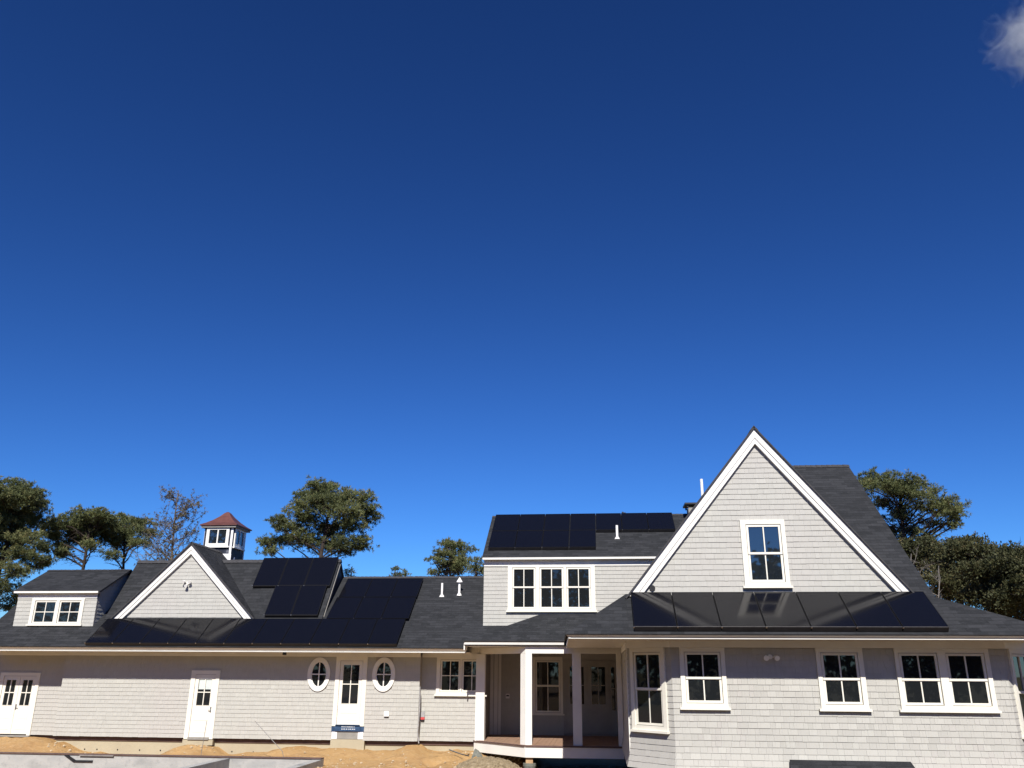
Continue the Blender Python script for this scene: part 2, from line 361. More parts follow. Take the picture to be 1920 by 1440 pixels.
# door between the ovals, still without its step
d3 = casing(P1, -9.12, -8.02, .44, 2.655, [(-8.97, -8.17, .44, 2.53)], .05, name='door')
leaf(P1, d3, -8.96, -8.18, .49, 2.52, (-8.86, -8.28, 1.14, 2.40))
tp = trim(P1, -9.0, -8.14, .28, .47, .02, .055, 'flashing_tape', 'blue_tape', d3)
trim(P1, -8.98, -8.16, .47, .49, 0, .10, 'threshold', 'blue_tape', d3)
r_ = random.Random(5)
for zz in (.335, .405):
    x = -8.78
    pr = MB()
    while x < -8.32:
        w_ = r_.uniform(.025, .06); P1.box(pr, x, x + w_, zz, zz + .028, .055, .057); x += w_ + r_.uniform(.012, .03)
    pr.build('printed_lettering', 'tape_print', d3)
for a, b in ((-9.13, -9.0), (-8.14, -8.01)): trim(P1, a, b, .27, .44, 0, .03, 'flashing_tape', 'blue_tape', d3)
trim(P1, -8.93, -8.21, .04, .28, 0, .012, 'backing_board', 'grey_board', d3)
for a, b in ((-9.11, -8.93), (-8.21, -8.03)): trim(P1, a, b, .04, .27, 0, .018, 'house_wrap', 'house_wrap', d3)
h_d3 = [(-9.11, -8.03, -.1, 2.6)]
# oval windows
def oval(cx, cz, lab=None):
    def ring(a, b, d, n=40): return [P1.p(cx + a * math.cos(2 * math.pi * i / n), cz + b * math.sin(2 * math.pi * i / n), d) for i in range(n)]
    n = 40; A, B, C, D = ring(.40, .555, 0), ring(.40, .555, .055), ring(.285, .43, .055), ring(.285, .43, .008); E_ = ring(.25, .39, .03); F_ = ring(.25, .39, .008); G_ = ring(.285, .43, .03)
    def band(rings):
        mb = MB()
        for r0, r1 in rings:
            for i in range(n): j = (i + 1) % n; mb.poly([r0[i], r0[j], r1[j], r1[i]])
        return mb
    w = band([(A, B), (B, C), (C, D)]).build('oval_window', 'white_paint', house)
    s = band([(G_, E_), (E_, F_)])
    P1.box(s, cx - .018, cx + .018, cz - .39, cz + .39, .008, .027); P1.box(s, cx - .25, cx - .018, cz - .018, cz + .018, .008, .027); P1.box(s, cx + .018, cx + .25, cz - .018, cz + .018, .008, .027)
    s.build('sash', 'white_paint', w)
    for qd in range(4):
        t0 = qd * math.pi / 2; sx_, sz_ = (1, -1, -1, 1)[qd], (1, 1, -1, -1)[qd]
        pts = [P1.p(cx + .018 * sx_, cz + .018 * sz_, .009)] + [P1.p(cx + max(.018, .25 * abs(math.cos(t0 + i * math.pi / 16))) * sx_, cz + max(.018, .39 * abs(math.sin(t0 + i * math.pi / 16))) * sz_, .009) for i in range(9)]
        if qd in (0, 1, 2, 3): MB().poly(pts).build('pane', 'glass', w)
    return (cx - .30, cx + .30, cz - .44, cz + .44)
h_o = [oval(-9.71, 2.08), oval(-7.43, 2.09)]
w3, h_w3 = window(P0, [(-5.47, -4.90), (-4.72, -4.15)], 1.60, 2.53, -5.66, -3.96, 2.655, 1.41)
shingled_wall(P0, -22.0, -19.04, .0, 2.70, h_dd, seed=2)
shingled_wall(P1, -19.05, -6.18, .0, 2.70, h_d2 + h_d3 + h_o, seed=3, depth=.5)
shingled_wall(P0, -6.19, -3.96, .0, 2.70, h_w3, seed=4)
trim(P1, -19.05, -9.121, 2.655, 2.80, 0, .03, 'frieze_board'); trim(P1, -9.12, -8.02, 2.656, 2.80, 0, .052, 'frieze_board'); trim(P1, -8.019, -6.18, 2.655, 2.80, 0, .03, 'frieze_board')
trim(P0, -4.60, -3.96, 2.801, 2.985, 0, .05, 'frieze_board')
trim(P0, -22.0, -19.05, 2.655, 2.80, 0, .03, 'frieze_board'); trim(P0, -6.17, -3.96, 2.656, 2.80, 0, .058, 'frieze_board')
# eave of the left wing: soffit, fascia hidden under the shingle edge, sunlit lip
MB().box(-21.95, -4.47, 28.60, 29.80, 2.80, 2.82).build('soffit', 'white_paint', house)
MB().box(-21.95, -4.47, 28.56, 28.60, 2.785, 2.93).build('fascia', 'white_paint', house)
MB().box(-21.95, -4.47, 28.48, 28.56, 2.783, 2.803).build('gutter_lip', 'white_paint', house)
MB().hexa([(-21.95, 28.52, 2.803), (-4.47, 28.52, 2.803), (-4.47, 28.558, 2.803), (-21.95, 28.558, 2.803), (-21.95, 28.405, 2.905), (-4.47, 28.405, 2.905), (-4.47, 28.558, 2.915), (-21.95, 28.558, 2.915)]).build('crown_moulding', 'white_paint', house)
# foundation under the left wing, 0.14 m behind the shingle line, with its form-tie holes
fd = MB().box(-21.9, -19.0, 29.94, 30.2, -1.2, 0).box(-19.0, -6.2, 29.66, 30.2, -1.2, 0).box(-6.2, -4.2, 29.94, 30.2, -1.2, 0).build('foundation', 'foundation_wall', house)
MB().box(-9.14, -7.98, 29.49, 29.66, -1.0, .03).build('foundation', 'foundation_wall', house)
for x in (-18.2, -17.9, -17.45, -16.7, -15.9, -15.15, -14.4, -12.6, -11.85, -11.1):
    MB().tube([(x, 29.645, -.42), (x, 29.69, -.42)], .022, 8).build('tie_hole', 'black_plastic', fd)
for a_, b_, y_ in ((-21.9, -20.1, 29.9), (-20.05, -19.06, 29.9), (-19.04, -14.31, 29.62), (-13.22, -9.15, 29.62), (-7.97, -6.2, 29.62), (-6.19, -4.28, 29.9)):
    MB().box(a_, b_, y_, y_ + .06, -.135, -.002).build('shade_strip', 'deck_edge', house)  # dark strip stands in for the shadow under the wall's bottom edge
# end wall and back of the left wing
MB().box(-22.0, -21.85, 29.8, 34.5, 0, 3.9).build('wall', 'sheathing', house)
MB().prism([(-21.98, 29.9, 2.8), (-21.98, 34.6, 2.8), (-21.98, 31.9, 5.4)], (.1, 0, 0)).build('wall', 'sheathing', house)
MB().box(-22.0, 10, 35.4, 35.5, -.5, 2.9).build('wall', 'sheathing', house)

# ---- roofs of the left wing
SA = .754
def zA(y): return 2.93 + SA * (y - 28.38)
roofA = slab([(-22.05, 28.38, zA(28.38)), (-4.47, 28.38, zA(28.38)), (-4.47, 29.35, zA(29.35)), (-3.96, 29.35, zA(29.35)), (-3.96, 31.95, zA(31.95)), (-22.05, 31.95, zA(31.95))], thick=.03)
slab([(-22.05, 31.95, zA(31.95) - .001), (-3.96, 31.95, zA(31.95) - .001), (-3.96, 35.6, 2.9), (-22.05, 35.6, 2.9)])
def zB(y): return 3.88 + 1.35 * (y - 29.63)
roofB = slab([(-17.95, 29.66, zB(29.66)), (-9.82, 29.66, zB(29.66)), (-9.82, 31.36, zB(31.36)), (-17.95, 31.36, zB(31.36))])
slab([(-17.95, 31.36, zB(31.36) - .001), (-9.82, 31.36, zB(31.36) - .001), (-9.82, 34.0, 3.6), (-17.95, 34.0, 3.6)])
MB().prism([(-9.92, 29.8, zA(29.8) - .1), (-9.92, 31.36, zB(31.36) - .10), (-9.92, 33.6, 3.9), (-9.92, 31.9, 3.8)], (.06, 0, 0)).build('cheek_wall', 'membrane', house)
MB().hexa([(-9.86, 29.72, zB(29.72) - .22), (-9.80, 29.72, zB(29.72) - .22), (-9.80, 31.36, zB(31.36) - .22), (-9.86, 31.36, zB(31.36) - .22), (-9.86, 29.72, zB(29.72) - .12), (-9.80, 29.72, zB(29.72) - .12), (-9.80, 31.36, zB(31.36) - .12), (-9.86, 31.36, zB(31.36) - .12)]).build('rake_board', 'grey_board', house)
# front gable of the left wing
GX, GZ, GB, GH = -14.95, 6.62, 3.60, 3.0     # centre, apex height, foot height, half width
gs = (GZ - GB) / GH
GL = front(29.7)
gl_hi = lambda z: GX + max(.0, (6.22 - z) / gs); gl_lo = lambda z: GX - max(.0, (6.22 - z) / gs)
wgl = MB().prism([(GX - 2.8, 29.71, 3.72), (GX + 2.8, 29.71, 3.72), (GX, 29.71, 3.72 + 2.8 * gs)], (0, .12, 0)).build('wall', 'sheathing', house)
PENDING.append((shingles(wgl, GL, 0, 0, 3.72, 6.2, (), gl_lo, gl_hi, seed=7), wgl))
def rake(fr, cx, zt, zb, sl, w_out, w_in, d, nm='rake_board'):
    """both white boards up a gable: outer board proud, inner board stepped back; zt apex of the outer edge"""
    for sgn in (-1, 1):
        for (off0, off1, dd_) in ((0, w_out, d), (w_out, w_out + w_in, d - .022)):
            v0 = off0 * math.sqrt(1 + sl * sl); v1 = off1 * math.sqrt(1 + sl * sl)       # vertical drop of a line parallel to the slope
            pts = [(0, zt - v0), ((zt - v0 - zb) / sl, zb), ((zt - v1 - zb) / sl, zb), (0, zt - v1)]
            P = [fr.p(cx + sgn * a, z, dd_) for a, z in pts]
            if sgn < 0: P.reverse()
            MB().prism(P, -fr.n * (dd_ + .001 - .001 * (off0 > 0))).build(nm, 'white_paint', house)
rake(GL, GX, 6.58, 3.62, gs, .145, .10, .13)
for sgn in (-1, 1):
    xe = GX + sgn * (GH + .0)
    slab([(GX, 29.5, GZ + .03), (xe, 29.5, GB + .03), (xe, 31.6, GB + .03), (GX, 32.6, GZ + .03)], thick=.05)
# left shed dormer
DL = front(29.35)
wl, h_l = window(DL, [(-20.44, -19.71), (-19.49, -18.77)], 3.80, 4.49, -20.62, -18.60, 4.62, 3.66, st=.045)
wdl = shingled_wall(DL, -21.22, -18.15, 3.50, 4.66, h_l, seed=8, depth=.1)
trim(DL, -21.22, -18.15, 4.622, 4.80, 0, .035, 'frieze_board'); trim(DL, -21.30, -18.05, 4.80, 4.865, .02, .20, 'fascia')
def zD(y): return 4.87 + .525 * (y - 29.17)
slab([(-21.36, 29.15, zD(29.15)), (-18.0, 29.15, zD(29.15)), (-18.0, 31.0, zD(31.0)), (-21.36, 31.0, zD(31.0))])
slab([(-21.36, 31.0, zD(31.0) - .001), (-18.0, 31.0, zD(31.0) - .001), (-18.0, 34.2, 4.3), (-21.36, 34.2, 4.3)])
for x, n_ in ((-21.2, -1), (-18.16, 1)):
    w_ = MB().prism([(x, 29.46, 3.55), (x, 29.46, 4.84), (x, 31.0, zD(31.0) - .1), (x, 33.5, 4.4), (x, 33.0, 3.5)], (.1 * -n_, 0, 0)).build('cheek_wall', 'sheathing', house)
    fr_ = Frame((x, 29.46 if n_ > 0 else 31.5, 0), (0, n_, 0), (n_, 0, 0))
    if n_ > 0: PENDING.append((shingles(w_, fr_, 0, 0, 3.55, 5.6, (), lambda z: max(0., (z - 4.86) / .525), lambda z: max(0.001, (z - 3.55) / SA + .05), seed=9), w_))
# cupola
CX, CY, CS = -15.1, 32.6, .6
cb = MB().box(CX - CS, CX + CS, CY - CS, CY + CS, 5.5, 7.66).build('cupola', 'membrane', house)
CF = Frame((CX, CY - CS, 0), (1, 0, 0), (0, -1, 0)); CR = Frame((CX + CS, CY, 0), (0, 1, 0), (1, 0, 0)); CLf = Frame((CX - CS, CY, 0), (0, -1, 0), (-1, 0, 0)); CBk = Frame((CX, CY + CS, 0), (-1, 0, 0), (0, 1, 0))
for fr_ in (CF, CR, CLf, CBk):
    mb = MB()
    fr_.box(mb, -.5, .44, 7.50, 7.60, 0, .05); fr_.box(mb, -.5, .44, 6.85, 6.96, 0, .05); fr_.box(mb, -.5, -.38, 6.96, 7.50, 0, .05); fr_.box(mb, .32, .44, 6.96, 7.50, 0, .05)
    fr_.box(mb, -.055, -.005, 6.96, 7.50, 0, .04); fr_.box(mb, -.55, .49, 6.79, 6.85, 0, .08)
    mb.build('window_frame', 'white_paint', cb)
    for a, b in ((-.38, -.055), (-.005, .32)): MB().poly([fr_.p(a, 6.96, .01), fr_.p(b, 6.96, .01), fr_.p(b, 7.5, .01), fr_.p(a, 7.5, .01)]).build('pane', 'coated_glass', cb)
    fr_.box(MB(), .50, .59, 6.5, 7.66, 0, .012).build('corner_strip', 'house_wrap', cb)
MB().poly([CF.p(.60, 5.9, .006), CF.p(.60, 6.55, .006), CF.p(.2, 6.55, .006), CF.p(-.4, 6.75, .006), CF.p(-.45, 6.70, .006), CF.p(-.02, 6.55, .006)]).build('house_wrap', 'house_wrap', cb)
MB().poly([CR.p(-.55, 6.0, .006), CR.p(-.45, 6.0, .006), CR.p(-.20, 6.45, .006), CR.p(-.32, 6.45, .006)]).build('house_wrap', 'house_wrap', cb)
prof = [(.77, 7.66), (.77, 7.70), (.60, 7.80), (.42, 7.93), (.22, 8.12), (.10, 8.27), (.03, 8.32)]
mb = MB(); mb.poly([(CX - .77, CY - .77, 7.66), (CX - .77, CY + .77, 7.66), (CX + .77, CY + .77, 7.66), (CX + .77, CY - .77, 7.66)])
for (r0, z0_), (r1, z1_) in zip(prof[:-1], prof[1:]):
    c0 = [(CX - r0, CY - r0, z0_), (CX + r0, CY - r0, z0_), (CX + r0, CY + r0, z0_), (CX - r0, CY + r0, z0_)]; c1 = [(CX - r1, CY - r1, z1_), (CX + r1, CY - r1, z1_), (CX + r1, CY + r1, z1_), (CX - r1, CY + r1, z1_)]
    for i in range(4): mb.poly([c0[i], c0[(i + 1) % 4], c1[(i + 1) % 4], c1[i]])
mb.build('copper_roof', 'copper_red', cb)
MB().box(CX - .72, CX + .72, CY - .72, CY + .72, 7.58, 7.66).build('eave_board', 'grey_board', cb)
# roof vents of the left wing
for x, y, h_, cap in ((-5.77, 30.86, .47, 0), (-5.14, 30.93, .57, 1)):
    mb = MB().tube([(x, y, zA(y) - .05), (x, y, zA(y) + h_ - .1 * cap)], .045 if cap else .04, 10)
    mb.tube([(x, y, zA(y) - .03), (x, y, zA(y) + .05)], [.10, .06], 10)
    if cap: mb.tube([(x, y, zA(y) + h_ - .14), (x, y, zA(y) + h_ - .11), (x, y, zA(y) + h_ + .06)], [.10, .12, .01], 10)
    mb.build('vent_pipe', 'pvc_white', roofA)

# ---- middle of the house: tall shed dormer above the porch
DC = front(29.4)
wc, h_c = window(DC, [(-2.97, -2.28), (-2.02, -1.31), (-1.09, -.38)], 4.31, 5.58, -3.18, -.17, 5.69, 4.14, rail=4.98, cols=2, rows=1)
shingled_wall(DC, -4.03, 3.4, 3.40, 5.74, h_c, seed=10, depth=.1)
trim(DC, -4.03, 3.4, 5.692, 5.90, 0, .035, 'frieze_board'); trim(DC, -4.06, 3.4, 5.90, 5.965, .02, .222, 'fascia')
def zC(y): return 5.97 + .711 * (y - 29.2)
roofC = slab([(-4.08, 29.18, zC(29.18)), (4.4, 29.18, zC(29.18)), (4.4, 31.92, zC(31.92)), (-4.08, 31.92, zC(31.92))])
slab([(-4.08, 31.92, zC(31.92) - .001), (4.4, 31.92, zC(31.92) - .001), (4.4, 35.6, 5.4), (-4.08, 35.6, 5.4)])
MB().prism([(-4.02, 29.5, 3.0), (-4.02, 35.5, 3.0), (-4.02, 35.5, 5.35), (-4.02, 31.92, 7.80), (-4.02, 29.5, 6.05)], (.12, 0, 0)).build('wall', 'sheathing', house)
MB().box(-4.02, 4.4, 35.4, 35.49, 2.9, 5.4).build('wall', 'sheathing', house)
mb = MB().tube([(.66, 30.3, zC(30.3) - .05), (.66, 30.3, zC(30.3) + .48)], .045, 10); mb.tube([(.66, 30.3, zC(30.3) - .02), (.66, 30.3, zC(30.3) + .06)], [.10, .06], 10); mb.build('vent_pipe', 'pvc_white', roofC)
mb = MB().box(.93, 1.05, 31.85, 31.99, 7.85, 7.98); mb.box(.90, .97, 31.87, 31.97, 7.98, 8.01); mb.build('ridge_vent', 'black_plastic', roofC)
ch = MB().box(3.35, 4.0, 31.3, 31.9, 7.3, 8.05).build('chimney', 'grey_board', roofC)
MB().box(3.22, 4.13, 31.18, 32.02, 8.14, 8.2).box(3.3, 3.36, 31.25, 31.31, 8.05, 8.14).box(3.98, 4.04, 31.25, 31.31, 8.05, 8.14).box(3.3, 3.36, 31.9, 31.96, 8.05, 8.14).box(3.98, 4.04, 31.9, 31.96, 8.05, 8.14).build('chimney_cap', 'black_plastic', roofC)
MB().tube([(3.70, 29.7, zC(29.7) - .1), (3.70, 29.7, 8.75)], .05, 10).build('vent_pipe', 'pvc_white', roofC)
# ---- porch
Zd = .05
dk = empty('porch_deck', (-2.2, 28.6, 0), house)
xb = -4.28; bi = 0
while xb < .58:                              # boards run front to back; the front-left corner is cut at 45 degrees
    x1 = min(xb + .136, .60)
    def yf(x): return max(28.02, 28.02 + (-2.45 - x) * .93)
    a, b = yf(xb), yf(x1); j = rnd.uniform(-.003, .003)
    MB().hexa([(xb, a, Zd - .03), (x1, b, Zd - .03), (x1, 32.5, Zd - .03), (xb, 32.5, Zd - .03), (xb, a, Zd + j), (x1, b, Zd + j), (x1, 32.5, Zd + j), (xb, 32.5, Zd + j)]).build('deck_board', 'deck_wood', dk)
    xb = x1 + .006
PC = Frame((-4.30, 29.72, 0), (1.85, -1.70, 0), (-1.70, -1.85, 0)); LPC = math.hypot(1.85, 1.70); PF = front(28.02)
PC.box(MB(), 0, LPC, Zd - .045, Zd - .002, -.02, .05).build('deck_edge', 'deck_edge', dk); PF.box(MB(), -2.45, .6, Zd - .045, Zd - .002, -.02, .05).build('deck_edge', 'deck_edge', dk)
PC.box(MB(), 0, LPC, -.30, Zd - .045, -.03, .02).build('skirt_board', 'white_paint', dk); PF.box(MB(), -2.45, .6, -.30, Zd - .045, -.03, .02).build('skirt_board', 'white_paint', dk)
MB().box(-2.44, -2.22, 28.08, 28.26, -.50, -.30).build('support_post', 'fresh_lumber', dk)
mb = MB().tube([(-2.33, 28.17, -1.2), (-2.33, 28.17, -.60), (-2.33, 28.17, -.50)], [.19, .19, .17], 14); mb.tube([(-2.33, 28.17, -.56), (-2.33, 28.17, -.47)], .205, 14); mb.build('concrete_pier', 'pier_wrap', dk)
col1 = [(-2.25, 28.1), (-2.45, 28.1), (-2.63, 28.265), (-2.49, 28.42), (-2.37, 28.31), (-2.25, 28.31)]
MB().prism([(x, y, Zd) for x, y in col1], (0, 0, 2.72)).build('porch_post', 'white_paint', house)
MB().box(-.96, -.68, 28.1, 28.38, Zd, 2.77).build('porch_post', 'white_paint', house)
MB().box(-4.27, -3.965, 29.60, 29.79, Zd - .02, 2.77).build('porch_post', 'white_paint', house)
MB().box(.44, .598, 28.1, 28.26, Zd, 2.77).build('porch_post', 'white_paint', house)
PB = Frame((-4.25, 29.70, 0), (1.80, -1.60, 0), (-1.6, -1.8, 0))
MB().prism([(-4.2, 29.72, 2.77), (-2.455, 28.10, 2.77), (.60, 28.10, 2.77), (.60, 28.34, 2.77), (-2.36, 28.34, 2.77), (-4.02, 29.88, 2.77)], (0, 0, .20)).build('porch_beam', 'white_paint', house)
MB().prism([(-4.44, 28.06, 2.985), (-1.2, 28.06, 2.985), (.6, 28.06, 2.985), (.6, 32.5, 2.985), (-3.97, 32.5, 2.985), (-3.97, 29.79, 2.985), (-4.44, 29.79, 2.985)], (0, 0, .02)).build('porch_ceiling', 'white_paint', house)
MB().hexa([(-4.45, 27.95, 3.03), (-1.2, 27.95, 3.03), (-1.2, 27.99, 3.03), (-4.45, 27.99, 3.03), (-4.45, 27.93, 3.135), (-1.2, 27.93, 3.135), (-1.2, 27.99, 3.135), (-4.45, 27.99, 3.135)]).build('fascia', 'white_paint', house)
MB().box(-4.46, -4.42, 27.99, 28.50, 2.86, 3.10).build('fascia', 'white_paint', house)
F0, F1, T0, T1, L0, E0 = (-4.47, 27.90, 3.15), (-1.2, 27.90, 3.15), (-2.03, 29.40, 4.08), (-.15, 29.40, 4.10), (-3.07, 29.40, 3.72), (-4.47, 28.44, 3.0)
slab([F0, F1, T1, T0], thick=.05); slab([F0, T0, L0], thick=.05); slab([F0, L0, E0], thick=.05)
slab([(-4.47, 28.44, 2.985), (-3.07, 29.395, 3.705), (-3.96, 29.395, zA(29.395) + .004), (-4.475, 29.395, zA(29.395) + .004)], thick=.03)
# porch back wall, its window and its glazed doors
BW = front(32.5)
wb_, h_b = window(BW, [(-2.41, -1.61)], .87, 2.55, -2.58, -1.46, 2.74, .72, rail=1.74, cols=2, rows=1)
fd_ = casing(BW, -1.44, .56, .12, 2.62, [(-1.34, .50, .16, 2.50)], .05, mat='door_shade', name='french_door')
for a, b in ((-1.33, -.56), (-.54, .22)):
    leaf(BW, fd_, a, b, .16, 2.50, (a + .12, b - .12, 1.10, 2.40), 2, 2, paint='door_shade')
leaf(BW, fd_, .24, .50, .16, 2.50, (.30, .45, .9, 2.40), 1, 2, paint='door_shade')
trim(BW, -1.44, .56, .03, .119, 0, .1, 'threshold', 'grey_board', fd_)
shingled_wall(BW, -4.2, .62, .05, 2.98, h_b + [(-1.4, .52, .0, 2.55)], seed=12)
for a, b, d in ((-4.0, -3.86, .05), (-4.14, -4.02, .09), (-3.84, -3.74, .03)): trim(BW, a, b, .05, 2.98, 0, d, 'corner_board')
SWl = Frame((-4.15, 31.2, 0), (0, 1, 0), (1, 0, 0)); SWl.box(MB(), -1.36, 1.3, 0, 2.98, -.12, 0).build('wall', 'sheathing', house)
trim(BW, -3.56, -3.42, 1.28, 1.44, .014, .05, 'outlet_cover', 'white_paint'); trim(BW, -3.54, -3.44, 1.35, 1.40, .05, .055, 'outlet_flap', 'black_plastic')

# ---- right wing
RW = front(20.8)
wa1, ha1 = window(RW, [(1.97, 2.68)], 1.61, 2.61, 1.80, 2.84, 2.77, 1.41, rail=2.105, cols=2, rows=1)
wa2, ha2 = window(RW, [(5.06, 5.77)], 1.61, 2.61, 4.90, 5.94, 2.77, 1.41, rail=2.105, cols=2, rows=1)
wa3, ha3 = window(RW, [(6.79, 7.51), (7.81, 8.53)], 1.61, 2.61, 6.64, 8.69, 2.77, 1.41, rail=2.105, cols=2, rows=1)
wr = shingled_wall(RW, 1.61, 9.04, .1, 2.80, ha1 + ha2 + ha3, flare=.09, single=True, seed=20, ext=(1, 1))
FL = Frame((.64, 21.77, 0), (1, -1, 0), (-1, -1, 0)); FR = Frame((9.04, 20.8, 0), (1, 1, 0), (1, -1, 0)); LF = 1.372
wf1, hf1 = window(FL, [(.27, 1.03)], 1.09, 2.61, .10, 1.20, 2.77, .88, rail=1.85, cols=2, rows=1, sill_ext=.03)
wf2, hf2 = window(FR, [(.34, 1.10)], 1.09, 2.61, .17, 1.27, 2.77, .88, rail=1.85, cols=2, rows=1, sill_ext=.03, glass='coated_glass')
shingled_wall(FL, 0, LF, .1, 2.80, hf1, flare=.09, seed=21, ext=(1, 1)); shingled_wall(FR, 0, LF, .1, 2.80, hf2, flare=.09, seed=22, ext=(1, 1))
SL = Frame((.63, 21.8, 0), (0, 1, 0), (-1, 0, 0)); shingled_wall(SL, 0, 10.7, .1, 2.95, flare=.09, seed=23, ext=(1, 0))
trim(SL, .0, .12, .12, 2.94, 0, .035, 'corner_board'); trim(SL, .5, 6.2, 2.77, 2.94, 0, .03, 'frieze_board')
MB().box(9.9, 10.02, 21.8, 35.4, .0, 2.95).build('wall', 'sheathing', house)
trim(RW, 1.585, 9.065, 2.772, 2.94, 0, .062, 'frieze_board'); trim(FL, .01, LF + .024, 2.772, 2.94, 0, .062, 'frieze_board'); trim(FR, -.024, LF - .01, 2.772, 2.94, 0, .062, 'frieze_board')
MB().prism([(1.66, 20.95, -1.2), (9.0, 20.95, -1.2), (9.85, 21.85, -1.2), (9.85, 35.3, -1.2), (.78, 35.3, -1.2), (.78, 21.85, -1.2)], (0, 0, 1.3)).build('foundation', 'shade_black', house)
MB().prism([(-.70, 19.95, 2.942), (9.95, 19.95, 2.942), (9.95, 22.6, 2.942), (.6, 22.6, 2.942), (.6, 27.9, 2.942), (-1.08, 27.9, 2.942)], (0, 0, .02)).build('soffit', 'white_paint', house)
MB().box(-.70, 10.0, 19.94, 19.98, 2.93, 3.05).build('fascia', 'white_paint', house)
MB().box(-.71, 10.0, 19.865, 19.94, 2.928, 2.944).build('gutter_lip', 'white_paint', house)
MB().hexa([(-.75, 19.86, 2.93), (-.70, 19.86, 2.93), (-1.08, 27.9, 2.93), (-1.13, 27.9, 2.93), (-.75, 19.86, 3.01), (-.70, 19.86, 3.01), (-1.08, 27.9, 3.06), (-1.13, 27.9, 3.06)]).build('fascia', 'white_paint', house)
SR = .727
def zR(y): return 3.03 + SR * (y - 19.78)
A0, C1, Gp, Hp = (-.82, 19.78, 3.03), (10.1, 19.78, 3.03), (.62, 21.15, zR(21.15)), (7.6, 21.15, zR(21.15))
slab([A0, C1, Hp, Gp], thick=.03)
MB().hexa([(-.74, 19.90, 2.944), (10.0, 19.90, 2.944), (10.0, 19.938, 2.944), (-.74, 19.938, 2.944), (-.80, 19.80, 3.005), (10.06, 19.80, 3.005), (10.0, 19.938, 3.06), (-.74, 19.938, 3.06)]).build('crown_moulding', 'white_paint', house)
slab([A0, Gp, T1], thick=.03); slab([A0, T1, F1], thick=.03); slab([Gp, (.9, 29.4, 4.35), T1], thick=.05)
slab([C1, (10.1, 35.6, 3.03), (7.6, 35.6, zR(21.15)), Hp], thick=.06)
slab([(7.6, 21.15, 3.99), (7.6, 35.5, 3.99), (.62, 35.5, 3.99), (.62, 29.5, 3.99), (.62, 21.15, 3.99)], thick=.05)
# big gable
RX, RS = 4.02, 1.245; GR = front(21.12)
wg, h_g = window(GR, [(3.68, 4.40)], 4.35, 5.63, 3.49, 4.56, 5.80, 4.15, rail=4.99, cols=2, rows=1, glass='coated_glass')
rg_hi = lambda z: RX + max(0, (7.80 - z) / RS); rg_lo = lambda z: RX - max(0, (7.80 - z) / RS)
wgr = MB().prism([(RX - 3.15, 21.126, 3.95), (RX + 3.15, 21.126, 3.95), (RX, 21.126, 3.95 + 3.15 * RS)], (0, .12, 0)).build('wall', 'sheathing', house)
PENDING.append((shingles(wgr, GR, 0, 0, 3.93, 7.78, h_g, rg_lo, rg_hi, seed=24), wgr))
rake(GR, RX, 8.12, 3.96, RS, .145, .095, .13)
MB().tube([(1.27, 21.13, 4.16), (1.27, 21.075, 4.16)], [.075, .07], 16).build('vent_hood', 'black_plastic', wgr)
for sgn in (-1, 1):
    slab([(RX, 20.94, 8.175), (RX + sgn * 3.42, 20.94, 8.175 - 3.42 * RS), (RX + sgn * 3.42, 26.4, 8.175 - 3.42 * RS), (RX, 26.4, 8.175)], thick=.035)
def zM(y): return 3.80 + .833 * (y - 20.95)
slab([(4.7, 21.3, zM(21.3)), (7.86, 20.95, zM(20.95)), (7.86, 26.5, zM(26.5)), (4.7, 26.5, zM(26.5))], thick=.08)
slab([(4.7, 26.5, zM(26.5) - .001), (7.86, 26.5, zM(26.5) - .001), (7.86, 32.0, 3.9), (4.7, 32.0, 3.9)], thick=.08)
for x in (4.8, 7.66): MB().prism([(x, 21.3, 3.95), (x, 31.8, 3.95), (x, 26.5, zM(26.5) - .12)], (.08, 0, 0)).build('wall', 'sheathing', house)
# shingled bulkhead roof low against the front wall
slab([(4.08, 20.70, .40), (6.66, 20.70, .40), (6.95, 19.5, -.55), (3.9, 19.5, -.55)], thick=.05)
MB().prism([(4.15, 19.6, -.75), (4.15, 20.75, -.75), (4.15, 20.75, .30), (4.15, 19.6, -.55)], (2.5, 0, 0)).build('bulkhead', 'concrete', house)

# ---- ridge caps: overlapping bent tabs along ridges and hips
def ridge_cap(p0, p1, drop, seed=1, w=.13):
    r = random.Random(seed); p0, p1 = Vector(p0), Vector(p1); d = p1 - p0; n = max(2, int(d.length / .16)); side = Vector((d.y, -d.x, 0)).normalized(); mb = MB()
    for i in range(n):
        a, b = p0 + d * (i / n), p0 + d * ((i + 1.15) / n); j = r.uniform(-.003, .003); h0, h1 = .022 + j, .010 + j
        for sg in (-1, 1):
            q = side * sg * w; dz = Vector((0, 0, -drop * w))
            P = [a + Vector((0, 0, h0)), b + Vector((0, 0, h1)), b + q + dz + Vector((0, 0, h1)), a + q + dz + Vector((0, 0, h0))]
            mb.poly(P if sg < 0 else P[::-1])
        q = side * w; dz = Vector((0, 0, -drop * w)); mb.poly([a + Vector((0, 0, h0)), a + q + dz + Vector((0, 0, h0)), a + q + dz, a, a - q + dz, a - q + dz + Vector((0, 0, h0))])
    return mb.build('ridge_cap', 'roof_edge', house)
ridge_cap((-9.80, 31.95, zA(31.95)), (-4.1, 31.95, zA(31.95)), .7, 1); ridge_cap((-17.95, 31.36, zB(31.36)), (-9.82, 31.36, zB(31.36)), 1.0, 2); ridge_cap((-21.36, 31.0, zD(31.0)), (-18.0, 31.0, zD(31.0)), .45, 3)
